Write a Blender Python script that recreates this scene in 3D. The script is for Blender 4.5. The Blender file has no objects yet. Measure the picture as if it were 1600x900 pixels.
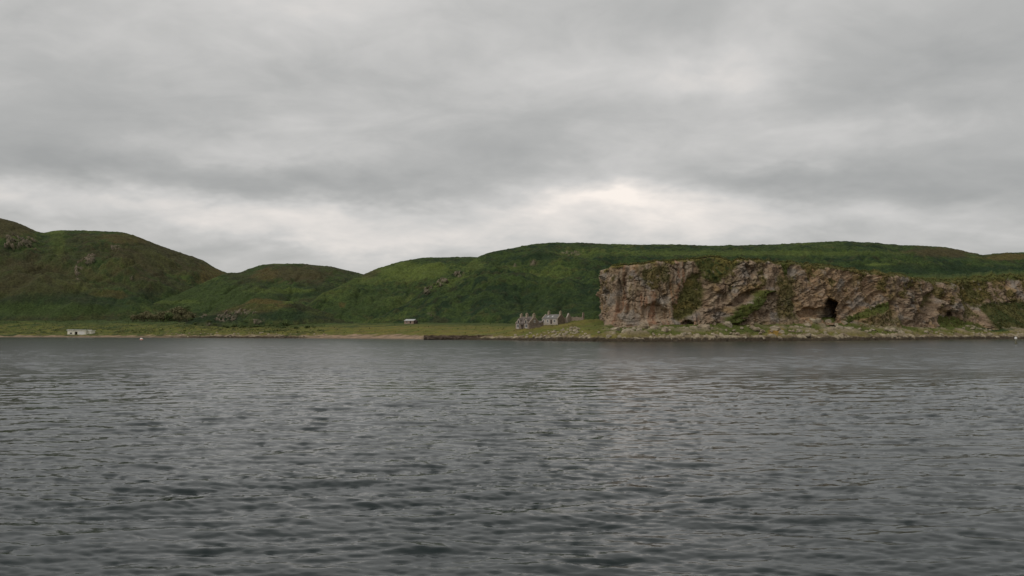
import bpy, math, random
import numpy as np

# ---------------------------------------------------------------- camera
F = 1256.0                       # focal length in pixels of the 1600 px wide photograph
H_EYE = 4.0
PITCH = math.atan((517.5 - 450.0) / F)
scene = bpy.context.scene
cam_d = bpy.data.cameras.new('camera')
cam_d.sensor_width = 36.0
cam_d.lens = 36.0 * F / 1600.0
cam_d.clip_start = 0.5
cam_d.clip_end = 20000.0
cam = bpy.data.objects.new('camera', cam_d)
scene.collection.objects.link(cam)
cam.location = (0, 0, H_EYE)
cam.rotation_euler = (math.pi / 2 + PITCH, 0, 0)
scene.camera = cam

vs = scene.view_settings
vs.view_transform = 'Standard'
vs.look = 'None'
vs.gamma = 1.0
vs.exposure = 0.0
vs.use_curve_mapping = False
scene.cycles.use_denoising = True
scene.cycles.max_bounces = 6
scene.cycles.diffuse_bounces = 3
scene.cycles.glossy_bounces = 3

CP, SP = math.cos(PITCH), math.sin(PITCH)


def at(px, py, Y):
    """world point at depth Y along the line of sight of a photograph pixel"""
    a = (px - 800.0) / F
    b = -(py - 450.0) / F
    dy = CP - b * SP
    dz = SP + b * CP
    return a * Y / dy, H_EYE + dz * Y / dy


def sofpx(px, py=480.0):
    a = (px - 800.0) / F
    b = -(py - 450.0) / F
    return a / (CP - b * SP)


def pxof(X, Y, Z):
    z = Z - H_EYE
    fw = Y * CP + z * SP
    up = -Y * SP + z * CP
    return 800.0 + F * X / fw, 450.0 - F * up / fw


# ---------------------------------------------------------------- sky and light
SUN_EL = math.radians(48)
SUN_AZ = math.atan2(-0.75, -0.62)        # from the left, behind the viewer

world = bpy.data.worlds.new('World')
scene.world = world
world.use_nodes = True
nt = world.node_tree
nt.nodes.clear()


class NB:
    """small helper to wire shader nodes"""

    def __init__(self, tree):
        self.t = tree
        self.L = tree.links

    def n(self, typ, **kw):
        nd = self.t.nodes.new(typ)
        for k, v in kw.items():
            setattr(nd, k, v)
        return nd

    def put(self, sock, v):
        if isinstance(v, (int, float)):
            sock.default_value = v
        elif isinstance(v, (tuple, list)):
            sock.default_value = v
        else:
            self.L.new(v, sock)

    def m(self, op, a, b=None, c=None, clamp=False):
        nd = self.n('ShaderNodeMath', operation=op)
        nd.use_clamp = clamp
        self.put(nd.inputs[0], a)
        if b is not None:
            self.put(nd.inputs[1], b)
        if c is not None:
            self.put(nd.inputs[2], c)
        return nd.outputs[0]

    def noise(self, vec, scale, detail=5, rough=0.55, dist=0.0, typ='FBM'):
        nd = self.n('ShaderNodeTexNoise')
        nd.inputs['Scale'].default_value = scale
        nd.inputs['Detail'].default_value = detail
        nd.inputs['Roughness'].default_value = rough
        nd.inputs['Distortion'].default_value = dist
        if vec is not None:
            self.L.new(vec, nd.inputs['Vector'])
        return nd.outputs['Fac']

    def ramp(self, fac, stops):
        nd = self.n('ShaderNodeValToRGB')
        el = nd.color_ramp.elements
        while len(el) < len(stops):
            el.new(0.5)
        for e, (p, c) in zip(el, stops):
            e.position = p
            e.color = (*c, 1) if len(c) == 3 else c
        self.L.new(fac, nd.inputs[0])
        return nd.outputs[0]

    def mix(self, fac, a, b, blend='MIX'):
        nd = self.n('ShaderNodeMix', data_type='RGBA', blend_type=blend)
        self.put(nd.inputs[0], fac)
        self.put(nd.inputs[6], a if not (isinstance(a, tuple) and len(a) == 3) else (*a, 1))
        self.put(nd.inputs[7], b if not (isinstance(b, tuple) and len(b) == 3) else (*b, 1))
        return nd.outputs[2]

    def mapping(self, vec, scale=(1, 1, 1), rot=(0, 0, 0), loc=(0, 0, 0)):
        nd = self.n('ShaderNodeMapping')
        nd.inputs['Scale'].default_value = scale
        nd.inputs['Rotation'].default_value = rot
        nd.inputs['Location'].default_value = loc
        self.L.new(vec, nd.inputs['Vector'])
        return nd.outputs[0]


w = NB(nt)
tc = w.n('ShaderNodeTexCoord')
dirn = tc.outputs['Generated']
sep = w.n('ShaderNodeSeparateXYZ')
nt.links.new(dirn, sep.inputs[0])
dx, dy, dz = sep.outputs
elev = w.m('ARCSINE', dz)
azim = w.m('ARCTAN2', dx, dy)
# cloud deck: direction projected on a high layer, so that clouds crowd towards the horizon
den = w.m('ADD', w.m('MAXIMUM', dz, 0.0), 0.30)
comb = w.n('ShaderNodeCombineXYZ')
nt.links.new(w.m('DIVIDE', dx, den), comb.inputs[0])
nt.links.new(w.m('DIVIDE', dy, den), comb.inputs[1])
deck = comb.outputs[0]
n_big = w.noise(w.mapping(deck, (0.75, 1.0, 1), loc=(3.1, 7.7, 0)), 1.2, 4, 0.5, 0.5)
n_mid = w.noise(w.mapping(deck, (1.0, 1.35, 1), loc=(1.7, 2.2, 4)), 3.1, 6, 0.56, 0.7)
# slightly wavering cloud edges
warp1 = w.m('MULTIPLY', w.m('SUBTRACT', w.noise(deck, 1.7, 5, 0.6), 0.5), 0.30)
warp2 = w.m('MULTIPLY', w.m('SUBTRACT', w.noise(w.mapping(deck, loc=(9, 4, 2)), 1.9, 5, 0.6), 0.5), 0.13)
azw = w.m('ADD', azim, warp1)
elw = w.m('ADD', elev, warp2)
n_fin = w.noise(w.mapping(deck, (1.0, 1.2, 1), loc=(5.7, 1.2, 8)), 7.5, 4, 0.55, 0.5)
total = w.m('ADD', w.m('MULTIPLY', w.m('SUBTRACT', n_big, 0.5), 0.55),
            w.m('MULTIPLY', w.m('SUBTRACT', n_mid, 0.5), 0.52))
CLOUDS = [  # px, py, half width px, half height px, weight : thin (bright) and thick (dark) cloud
    (940, 322, 220, 52, 0.34), (935, 322, 60, 15, 0.22), (430, 335, 190, 34, 0.26), (640, 372, 220, 24, 0.16),
    (40, 305, 110, 22, 0.20), (1320, 335, 230, 24, 0.16), (1105, 130, 110, 30, 0.20), (1300, 205, 150, 34, 0.20),
    (450, 25, 210, 45, 0.22), (340, 222, 150, 22, 0.13), (850, 120, 90, 40, 0.05),
    (600, 285, 170, 26, -0.20), (270, 268, 140, 22, -0.16), (90, 225, 160, 36, -0.16), (760, 235, 120, 40, -0.13),
    (1180, 275, 170, 22, -0.24), (1000, 20, 170, 40, -0.15), (1440, 110, 170, 60, -0.14), (300, 175, 150, 30, -0.08),
    (1530, 290, 110, 30, -0.12), (330, 385, 110, 30, -0.10), (620, 90, 180, 50, -0.02)]
for (cx_, cy_, hw, hh, wt) in CLOUDS:
    X_, Z_ = at(cx_, cy_, 1.0)
    Z_ -= H_EYE
    a0 = math.atan2(X_, 1.0)
    e0 = math.asin(Z_ / math.sqrt(X_ * X_ + 1 + Z_ * Z_))
    u_ = w.m('MULTIPLY', w.m('SUBTRACT', azw, a0), F / hw)
    v_ = w.m('MULTIPLY', w.m('SUBTRACT', elw, e0), F / hh)
    r2 = w.m('ADD', w.m('MULTIPLY', u_, u_), w.m('MULTIPLY', v_, v_))
    g = w.m('EXPONENT', w.m('MULTIPLY', r2, -0.7))
    total = w.m('ADD', total, w.m('MULTIPLY', g, wt * 1.35))
total = w.m('ADD', total, w.m('MULTIPLY', w.m('SUBTRACT', n_fin, 0.5), 0.24))
val = w.m('ADD', total, 0.345, clamp=True)
cloud = w.ramp(val, [(0.0, (0.36, 0.365, 0.36)), (0.30, (0.465, 0.465, 0.455)), (0.55, (0.61, 0.60, 0.585)),
                     (0.8, (0.80, 0.755, 0.715)), (1.0, (0.98, 0.90, 0.83))])
cl10 = w.n('ShaderNodeVectorMath', operation='SCALE')
nt.links.new(cloud, cl10.inputs[0])
# an overcast sky brightens evenly towards the zenith
cl10_s = w.m('MULTIPLY', w.m('ADD', 0.98, w.m('MULTIPLY', w.m('MAXIMUM', dz, 0.0), 0.12)), 10.0)
nt.links.new(cl10_s, cl10.inputs['Scale'])
sky = w.n('ShaderNodeTexSky')
sky.sky_type = 'NISHITA'
sky.sun_disc = False
sky.sun_elevation = SUN_EL
sky.sun_rotation = SUN_AZ % (2 * math.pi)
full = w.mix(0.97, sky.outputs[0], cl10.outputs[0])
bg = w.n('ShaderNodeBackground')
bg.inputs['Strength'].default_value = 0.1
nt.links.new(full, bg.inputs['Color'])
wo = w.n('ShaderNodeOutputWorld')
nt.links.new(bg.outputs[0], wo.inputs[0])

sun_d = bpy.data.lights.new('sun', 'SUN')
sun_d.energy = 1.1
sun_d.angle = math.radians(24)
sun_d.color = (1.0, 0.96, 0.9)
sun = bpy.data.objects.new('sun', sun_d)
scene.collection.objects.link(sun)
sun.rotation_euler = (math.pi / 2 - SUN_EL, 0, math.pi - SUN_AZ)

# ---------------------------------------------------------------- numpy helpers
U32 = np.uint32


def _hash(ix, iy, seed):
    h = (ix.astype(np.int64) * 374761393 + iy.astype(np.int64) * 668265263 + seed * 1442695041) & 0xffffffff
    h = ((h ^ (h >> 13)) * 1274126177) & 0xffffffff
    h = h ^ (h >> 16)
    return h


def perlin(x, y, seed=0):
    x0 = np.floor(x)
    y0 = np.floor(y)
    fx = x - x0
    fy = y - y0
    ux = fx * fx * fx * (fx * (fx * 6 - 15) + 10)
    uy = fy * fy * fy * (fy * (fy * 6 - 15) + 10)

    def g(ax, ay):
        a = _hash(x0 + ax, y0 + ay, seed).astype(np.float64) * (2 * math.pi / 4294967296.0)
        return np.cos(a) * (fx - ax) + np.sin(a) * (fy - ay)
    n00, n10, n01, n11 = g(0, 0), g(1, 0), g(0, 1), g(1, 1)
    a = n00 + (n10 - n00) * ux
    b = n01 + (n11 - n01) * ux
    return (a + (b - a) * uy) * 1.5


def fbm(x, y, oct=4, seed=0, gain=0.5, lac=2.03):
    t = np.zeros(np.broadcast(x, y).shape)
    a = 1.0
    for o in range(oct):
        t += a * perlin(x, y, seed + o * 17)
        x = x * lac + 11.3
        y = y * lac - 5.7
        a *= gain
    return t


def worley(x, y, seed=0):
    x0 = np.floor(x)
    y0 = np.floor(y)
    f1 = np.full(x.shape, 9.0)
    f2 = np.full(x.shape, 9.0)
    cid = np.zeros(x.shape)
    for ax in (-1, 0, 1):
        for ay in (-1, 0, 1):
            h1 = _hash(x0 + ax, y0 + ay, seed) / 4294967296.0
            h2 = _hash(x0 + ax, y0 + ay, seed + 101) / 4294967296.0
            h3 = _hash(x0 + ax, y0 + ay, seed + 202) / 4294967296.0
            d = np.hypot(x0 + ax + h1 - x, y0 + ay + h2 - y)
            new = d < f1
            f2 = np.where(new, f1, np.minimum(f2, d))
            cid = np.where(new, h3, cid)
            f1 = np.where(new, d, f1)
    return f1, f2, cid


def smooth(a, b, x):
    t = np.clip((x - a) / (b - a), 0, 1)
    return t * t * (3 - 2 * t)


def poly_mask(px, py, pts, soft):
    """1 inside a polygon, fading over `soft` on both sides of its edge"""
    inside = np.zeros(px.shape, bool)
    d = np.full(px.shape, 1e9)
    n = len(pts)
    for i in range(n):
        x1, y1 = pts[i]
        x2, y2 = pts[(i + 1) % n]
        c = ((y1 > py) != (y2 > py))
        xi = (x2 - x1) * (py - y1) / (y2 - y1 if y2 != y1 else 1e-9) + x1
        inside ^= c & (px < xi)
        ex, ey = x2 - x1, y2 - y1
        t = np.clip(((px - x1) * ex + (py - y1) * ey) / (ex * ex + ey * ey), 0, 1)
        d = np.minimum(d, np.hypot(px - x1 - t * ex, py - y1 - t * ey))
    sd = np.where(inside, d, -d)
    return smooth(-soft, soft, sd)


def blob(px, py, cx, cy, rx, ry):
    return np.exp(-(((px - cx) / rx) ** 2 + ((py - cy) / ry) ** 2))


def interp_pts(x, pts, k):
    a = np.array(pts, float)
    return np.interp(x, a[:, 0], a[:, k])


def gsmooth(a, r):
    k = np.exp(-0.5 * (np.arange(-3 * r, 3 * r + 1) / r) ** 2)
    k /= k.sum()
    return np.convolve(np.pad(a, 3 * r, mode='edge'), k, 'valid')


COL = scene.collection


def grid_object(name, V, colour=None, material=None, wrap=False):
    """V: rows x cols x 3 vertices -> one smooth grid mesh"""
    nr, nc = V.shape[:2]
    me = bpy.data.meshes.new(name)
    idx = np.arange(nr * nc).reshape(nr, nc)
    q = np.stack([idx[:-1, :-1], idx[:-1, 1:], idx[1:, 1:], idx[1:, :-1]], -1).reshape(-1, 4)
    nf = len(q)
    me.vertices.add(nr * nc)
    me.vertices.foreach_set('co', V.reshape(-1).astype(np.float32))
    me.loops.add(nf * 4)
    me.loops.foreach_set('vertex_index', q.reshape(-1).astype(np.int32))
    me.polygons.add(nf)
    me.polygons.foreach_set('loop_start', (np.arange(nf) * 4).astype(np.int32))
    me.polygons.foreach_set('use_smooth', np.ones(nf, bool))
    me.update(calc_edges=True)
    if colour is not None:
        at_ = me.color_attributes.new('tint', 'FLOAT_COLOR', 'POINT')
        c4 = np.ones((nr * nc, 4), np.float32)
        c4[:, :3] = colour.reshape(-1, 3)
        at_.data.foreach_set('color', c4.reshape(-1))
    ob = bpy.data.objects.new(name, me)
    COL.objects.link(ob)
    if material:
        me.materials.append(material)
    return ob


def mixc(a, b, t):
    t = t[..., None]
    return a * (1 - t) + np.asarray(b, float) * t


# ---------------------------------------------------------------- materials
def new_mat(name):
    m = bpy.data.materials.new(name)
    m.use_nodes = True
    t = m.node_tree
    t.nodes.clear()
    b = NB(t)
    p = b.n('ShaderNodeBsdfPrincipled')
    o = b.n('ShaderNodeOutputMaterial')
    t.links.new(p.outputs[0], o.inputs[0])
    return m, b, p


def tint_material(name, fine=0.9, lo=0.62, hi=1.38, rough=0.95, bump=0.5, bump_d=0.5, squash=(1, 1, 1)):
    m, b, p = new_mat(name)
    a = b.n('ShaderNodeAttribute', attribute_name='tint')
    geo = b.n('ShaderNodeNewGeometry')
    pos = b.mapping(geo.outputs['Position'], squash)
    n1 = b.noise(pos, fine, 4, 0.65)
    n2 = b.noise(pos, fine * 0.17, 3, 0.6)
    k = b.m('MULTIPLY', b.m('ADD', b.m('MULTIPLY', b.m('SUBTRACT', n1, 0.5), 2.2 * (hi - lo)), (lo + hi) / 2),
            b.m('ADD', b.m('MULTIPLY', b.m('SUBTRACT', n2, 0.5), 0.9), 1.0))
    vm = b.n('ShaderNodeVectorMath', operation='SCALE')
    b.L.new(a.outputs['Color'], vm.inputs[0])
    b.L.new(b.m('MAXIMUM', k, 0.25), vm.inputs['Scale'])
    b.L.new(vm.outputs[0], p.inputs['Base Color'])
    p.inputs['Roughness'].default_value = rough
    p.inputs['Specular IOR Level'].default_value = 0.15
    bp = b.n('ShaderNodeBump')
    bp.inputs['Strength'].default_value = bump
    bp.inputs['Distance'].default_value = bump_d
    b.L.new(n1, bp.inputs['Height'])
    b.L.new(bp.outputs[0], p.inputs['Normal'])
    return m


M_HILL = tint_material('hillside_vegetation', 0.7, 0.5, 1.5, 1.0, 0.9, 0.9)
M_PLAIN = tint_material('coastal_ground', 1.1, 0.72, 1.28, 1.0, 0.5, 0.25)
M_CLIFF = tint_material('cliff_rock', 1.3, 0.62, 1.30, 0.95, 0.7, 0.4)


def plain_mat(name, col, rough=0.9, scale=2.0, var=0.35, bump=0.0, spec=0.2, stretch=(1, 1, 1)):
    m, b, p = new_mat(name)
    tcn = b.n('ShaderNodeTexCoord')
    v = b.mapping(tcn.outputs['Object'], stretch)
    n1 = b.noise(v, scale, 5, 0.62)
    lo = tuple(c * (1 - var) for c in col)
    hi = tuple(min(1, c * (1 + var)) for c in col)
    c = b.ramp(n1, [(0.3, lo), (0.7, hi)])
    b.L.new(c, p.inputs['Base Color'])
    p.inputs['Roughness'].default_value = rough
    p.inputs['Specular IOR Level'].default_value = spec
    if bump:
        bp = b.n('ShaderNodeBump')
        bp.inputs['Strength'].default_value = bump
        bp.inputs['Distance'].default_value = 0.1
        b.L.new(n1, bp.inputs['Height'])
        b.L.new(bp.outputs[0], p.inputs['Normal'])
    return m


M_STONE = plain_mat('grey_rubble_stone', (0.25, 0.20, 0.155), 0.95, 2.2, 0.45, 0.6)
M_PALE = plain_mat('pale_render', (0.42, 0.365, 0.31), 0.9, 1.2, 0.14)
M_WHITE = plain_mat('white_paint', (0.74, 0.71, 0.68), 0.7, 3.0, 0.08)
M_CREAM = plain_mat('cream_harled_wall', (0.78, 0.74, 0.62), 0.9, 0.8, 0.16)
M_FLAT = plain_mat('pale_flat_roof', (0.66, 0.65, 0.59), 0.9, 0.6, 0.2)
M_SLATE = plain_mat('weathered_slate', (0.175, 0.165, 0.152), 0.8, 1.4, 0.35, 0.3, stretch=(1, 1, 4))
M_SLATE2 = plain_mat('brown_slate', (0.15, 0.125, 0.11), 0.85, 1.4, 0.35, 0.3, stretch=(1, 1, 4))
M_TIN = plain_mat('pale_sheet_roof', (0.46, 0.46, 0.45), 0.55, 0.9, 0.2)
M_GLASS = plain_mat('dark_window_glass', (0.03, 0.033, 0.035), 0.12, 1, 0.1, 0, 0.5)
M_DARKW = plain_mat('dark_wood', (0.055, 0.04, 0.032), 0.85, 2, 0.3)
M_CLAY = plain_mat('buff_clay_pot', (0.42, 0.33, 0.23), 0.9, 3, 0.2)
M_CHIM = plain_mat('sandstone_chimney', (0.36, 0.30, 0.22), 0.95, 2.4, 0.4, 0.5)
M_SEAW = plain_mat('wet_dark_masonry', (0.085, 0.066, 0.052), 0.9, 1.3, 0.5, 0.6)
M_BARK = plain_mat('grey_bark', (0.09, 0.075, 0.06), 0.95, 4, 0.3)
M_LEAF = plain_mat('dull_olive_leaves', (0.16, 0.148, 0.075), 0.9, 0.5, 0.5)
M_LEAF2 = plain_mat('dark_green_leaves', (0.105, 0.135, 0.05), 0.9, 0.5, 0.45)
M_BOULD = plain_mat('pale_lichened_boulder', (0.31, 0.26, 0.185), 0.95, 0.9, 0.45, 0.7)
M_BOULD2 = plain_mat('brown_shore_rock', (0.27, 0.215, 0.15), 0.95, 0.9, 0.5, 0.7)
M_BUOY = plain_mat('orange_buoy_plastic', (0.75, 0.17, 0.07), 0.45, 2, 0.12)
M_BUOYW = plain_mat('faded_white_plastic', (0.85, 0.72, 0.66), 0.5, 2, 0.08)
M_PILE = plain_mat('weedy_timber_pile', (0.17, 0.16, 0.11), 0.9, 3, 0.4, 0.4)


def sea_material():
    m, b, p = new_mat('grey_sea_water')
    geo = b.n('ShaderNodeNewGeometry')
    pos = geo.outputs['Position']
    p.inputs['Base Color'].default_value = (0.009, 0.0165, 0.0165, 1)
    ra = b.n('ShaderNodeAttribute', attribute_name='tint')
    b.L.new(ra.outputs['Fac'], p.inputs['Roughness'])
    p.inputs['IOR'].default_value = 1.333
    # gusts roughen the water in patches
    n1 = b.noise(b.mapping(pos, (0.55, 1.0, 1), (0, 0, 0.25)), 2.6, 4, 0.62, 0.3)
    n2 = b.noise(b.mapping(pos, (0.6, 1.0, 1), (0, 0, -0.35)), 8.5, 3, 0.6, 0.2)
    n3 = b.noise(b.mapping(pos, (0.35, 1.0, 1), (0, 0, 0.1)), 0.5, 3, 0.6, 0.3)
    hgt = b.m('ADD', b.m('MULTIPLY', n1, 0.5), b.m('MULTIPLY', n2, 0.34))
    hgt = b.m('ADD', hgt, b.m('MULTIPLY', n3, 0.6))
    bp = b.n('ShaderNodeBump')
    bp.inputs['Strength'].default_value = 0.10
    bp.inputs['Distance'].default_value = 0.12
    b.L.new(hgt, bp.inputs['Height'])
    b.L.new(bp.outputs[0], p.inputs['Normal'])
    return m


M_SEA = sea_material()

# ---------------------------------------------------------------- the sea
rng = np.random.default_rng(7)


def wave_tile(N, L, lam_lo, lam_hi, lam_peak, direction, spread, slope, seed):
    """random directional wind-sea on a square tile; returns height and choppy offsets"""
    r = np.random.default_rng(seed)
    k1 = 2 * np.pi * np.fft.fftfreq(N, L / N)
    kx, ky = np.meshgrid(k1, k1)
    k = np.hypot(kx, ky)
    k[0, 0] = 1e-6
    lam = 2 * np.pi / k
    th = np.arctan2(ky, kx) - direction
    c = np.clip(np.cos(th), 0, 1)
    kp = 2 * np.pi / lam_peak
    amp = k ** -2.0 * np.exp(-0.6 * (kp / k) ** 2) * (0.06 + c ** spread)
    amp *= smooth(lam_lo * 0.8, lam_lo * 1.3, lam) * (1 - smooth(lam_hi * 0.8, lam_hi * 1.3, lam))
    amp[0, 0] = 0
    spec = amp * (r.normal(size=(N, N)) + 1j * r.normal(size=(N, N)))
    h = np.fft.ifft2(spec)
    hr = h.real
    sx = np.fft.ifft2(1j * kx * spec).real
    sy = np.fft.ifft2(1j * ky * spec).real
    f = slope / math.sqrt((sx ** 2 + sy ** 2).mean())
    ox = np.fft.ifft2(-1j * kx / k * spec).real
    oy = np.fft.ifft2(-1j * ky / k * spec).real
    return hr * f, ox * f, oy * f, L, N


def sample(tile, X, Y):
    h, ox, oy, L, N = tile
    u = (X / L * N) % N
    v = (Y / L * N) % N
    i0 = np.floor(u).astype(int)
    j0 = np.floor(v).astype(int)
    fu = u - i0
    fv = v - j0
    i0 %= N
    j0 %= N
    i1 = (i0 + 1) % N
    j1 = (j0 + 1) % N
    out = []
    for A in (h, ox, oy):
        out.append(A[j0, i0] * (1 - fu) * (1 - fv) + A[j0, i1] * fu * (1 - fv)
                   + A[j1, i0] * (1 - fu) * fv + A[j1, i1] * fu * fv)
    return out


tA = wave_tile(1024, 151.0, 1.8, 14.0, 2.5, -math.pi / 2 + 0.22, 3.5, 0.052, 3)
tC = wave_tile(1024, 71.0, 0.5, 1.9, 0.95, -math.pi / 2 - 0.05, 3.0, 0.090, 4)
tB = wave_tile(1024, 27.0, 0.13, 0.65, 0.36, -math.pi / 2 - 0.12 + 0.6, 3.0, 0.195, 5)
SEA_ROWS, SEA_COLS = 780, 830
rr = np.concatenate([[2.0, 4.0], np.exp(np.linspace(math.log(7.0), math.log(620.0), SEA_ROWS)), [900, 2000, 6000, 14000]])
ss = np.concatenate([[-12, -4, -1.8, -1.2], np.linspace(-0.98, 0.98, SEA_COLS), [1.2, 1.8, 4, 12]])
SS, RR = np.meshgrid(ss, rr)
WX = SS * RR
WY = RR + 0 * SS
aA = sample(tA, WX, WY)
ca, sa = math.cos(0.6), math.sin(0.6)
aC = sample(tC, WX + 13.0, WY + 5.0)
aB = sample(tB, WX * ca - WY * sa, WX * sa + WY * ca)
gust = 0.95 + 0.45 * fbm(WX / 70, WY / 24, 4, 40)
fadeA = 1 - 0.3 * smooth(250, 420, WY) - 0.7 * smooth(450, 620, WY)
fadeA = np.clip(fadeA, 0, 1) * np.clip(gust, 0.5, 1.5)
fadeC = (1 - 0.75 * smooth(150, 380, WY)) * np.clip(gust, 0.35, 1.6)
fadeB = (1 - smooth(45, 110, WY)) * np.clip(gust, 0.3, 1.6)
edge = (np.abs(SS) < 0.99)
fadeA = fadeA * edge
fadeB = fadeB * edge
fadeC = fadeC * edge
LEAN = 0.8           # wind pushes the crests forward, towards the viewer
V = np.stack([WX + 0.9 * aA[1] * fadeA + 0.9 * aC[1] * fadeC + 0.7 * (aB[1] * ca + aB[2] * sa) * fadeB,
              WY - LEAN * (1.4 * aA[0] * fadeA + 1.3 * aC[0] * fadeC + 0.9 * aB[0] * fadeB) + 0.9 * aA[2] * fadeA + 0.9 * aC[2] * fadeC + 0.7 * (-aB[1] * sa + aB[2] * ca) * fadeB,
              aA[0] * fadeA + aC[0] * fadeC + aB[0] * fadeB], -1)
unres = np.sqrt(0.010 + 0.16 ** 2 * smooth(45, 110, WY) + 0.09 ** 2 * smooth(150, 380, WY) + 0.04 ** 2 * smooth(250, 420, WY)) - 0.0
rough = np.clip(np.sqrt(np.clip(unres - 0.09, 0.0, 1) * 0.45), 0.10, 0.21)
sea = grid_object('sea', V, np.repeat(rough[..., None], 3, -1), M_SEA)
sea['kind'] = 'structure'
sea['label'] = 'choppy slate grey sea in the foreground'

# ---------------------------------------------------------------- colours of the land
C_BRACKEN = np.array([0.044, 0.066, 0.020])
C_DEEP = np.array([0.020, 0.036, 0.016])
C_GRASS = np.array([0.100, 0.128, 0.030])
C_DRY = np.array([0.105, 0.078, 0.026])
C_HEATH = np.array([0.066, 0.055, 0.026])
C_OUTCROP = np.array([0.200, 0.160, 0.120])


def hill(name, label, sky_pts, ridge, foot, ncol, nrow, prof=0.8, patches=(), crags=(), heath=0.0, seed=0, bump=1.0, light=0.0):
    """a hill whose crest follows the photographed skyline at the depths in `ridge`;
    sky_pts: (px, py); ridge: (px, depth); foot: (px, depth, height)"""
    px = np.linspace(sky_pts[0][0], sky_pts[-1][0], ncol)
    py = interp_pts(px, sky_pts, 1)
    py = gsmooth(py, max(2, int(ncol * 4.0 / (px[-1] - px[0]))))
    Yr = gsmooth(interp_pts(px, ridge, 1), max(2, ncol // 30))
    Xr, Zr = at(px, py, Yr)
    s = Xr / Yr
    Yf = gsmooth(interp_pts(px, foot, 1), max(2, ncol // 30))
    Zf = gsmooth(interp_pts(px, foot, 2), max(2, ncol // 30))
    t = np.concatenate([np.linspace(0, 1, nrow), 1 + np.array([0.02, 0.05, 0.09, 0.15, 0.25, 0.4, 0.6, 0.9])])[:, None]
    tt = np.clip(t, 0, 1)
    back = np.clip(t - 1, 0, None)
    # slopes wander so that no two gullies are alike
    Y = Yf + (Yr - Yf) * t
    X = s * Y
    wob = fbm(X / 60, Y / 60, 3, seed + 3)
    p_loc = np.clip(prof + 0.22 * wob, 0.45, 1.3)
    rel = Zr - Zf
    Z = Zf + rel * tt ** p_loc - back * 0.55 * (Yr - Yf) * np.clip(back * 6, 0.0, 1) * 0.6
    body = np.clip(4 * tt * (1 - tt), 0, 1) ** 0.7
    relp = np.clip(rel / 25.0, 0.1, 1)
    Z = Z + body * relp * (4.2 * fbm(X / 38, Y / 38, 3, seed + 9) - 2.2 * np.clip(0.22 - np.abs(fbm(X / 30 + 0.3 * wob, Y / 110, 2, seed + 15)), 0, 1) / 0.22 + 1.1 * fbm(X / 13, Y / 13, 3, seed + 21))
    # photo pixel of each bit of ground, to place the patches of plants and rock on it
    qx, qy = pxof(X, Y, Z)
    vert = np.clip(0.35 + 0.65 * body, 0, 1)
    br = fbm(X / 2.6, Y / 2.6, 3, seed + 31)
    Z = Z + bump * vert * (0.45 * br + 0.25 * fbm(X / 1.1, Y / 1.1, 2, seed + 41))
    # rounded tussocks and bracken clumps
    g1, g2, gid = worley(X / 3.5 + 0.4 * br, Y / 3.5, seed + 45)
    Z = Z + bump * vert * (0.3 + 1.5 * gid) * np.clip(1 - 1.5 * g1 * g1, 0, 1) * smooth(-0.35, 0.25, fbm(X / 17, Y / 17, 3, seed + 47))
    n_l = fbm(X / 55, Y / 40, 4, seed + 51)
    n_m = fbm(X / 14, Y / 11, 4, seed + 61)
    c = np.zeros(Z.shape + (3,)) + C_BRACKEN
    c = mixc(c, C_DEEP, smooth(-0.15, 0.35, n_m + 0.3 * fbm(X / 5, Y / 5, 2, seed + 71)))
    c = mixc(c, C_GRASS, np.clip(smooth(0.15, 0.85, n_l + 0.5 * n_m + 0.25 * br + light) * 0.65, 0, 1))
    c = mixc(c, C_HEATH, smooth(0.7, 1.0, gid + 0.35 * n_m) * 0.35)
    c = mixc(c, C_DEEP, smooth(0.45, 0.15, gid + 0.3 * br) * 0.5)
    c = mixc(c, C_HEATH, np.clip(smooth(0.25, -0.55, n_l - heath * 1.0 - 0.3 * n_m) * (0.25 + heath), 0, 1) if heath else 0 * Z)
    for (kind, cx, cy, rx, ry, amt) in patches:
        mk = np.clip(amt * smooth(0.25, 0.75, blob(qx, qy, cx, cy, rx, ry) + 0.28 * n_m + 0.12 * br), 0, 1)
        c = mixc(c, {'dry': C_DRY, 'grass': C_GRASS, 'heath': C_HEATH, 'deep': C_DEEP, 'bracken': C_BRACKEN}[kind], mk)
    for (cx, cy, rx, ry, amt) in crags:
        f1, f2, cid = worley(qx / 4.2 + 0.6 * n_m, qy / 3.2, seed + 7)
        bl = blob(qx, qy, cx, cy, rx, ry)
        mk = smooth(0.42, 0.62, bl * 0.9 + 0.42 * n_m + 0.2 * br) * smooth(0.08, 0.3, bl + 0.1 * br)
        mk = mk * smooth(0.15, 0.5, cid + 0.12)
        Z = Z + mk * (0.2 + 1.1 * cid - 1.2 * (1 - smooth(0.03, 0.22, f2 - f1))) * amt
        Y = Y - mk * (0.3 + 1.6 * cid) * amt
        c = mixc(c, C_OUTCROP, mk * (0.25 + 0.7 * cid) * smooth(-0.5, 0.1, br))
    ob = grid_object(name, np.stack([X, Y, Z], -1), c, M_HILL)
    ob['kind'] = 'structure'
    ob['label'] = label
    return ob


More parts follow.
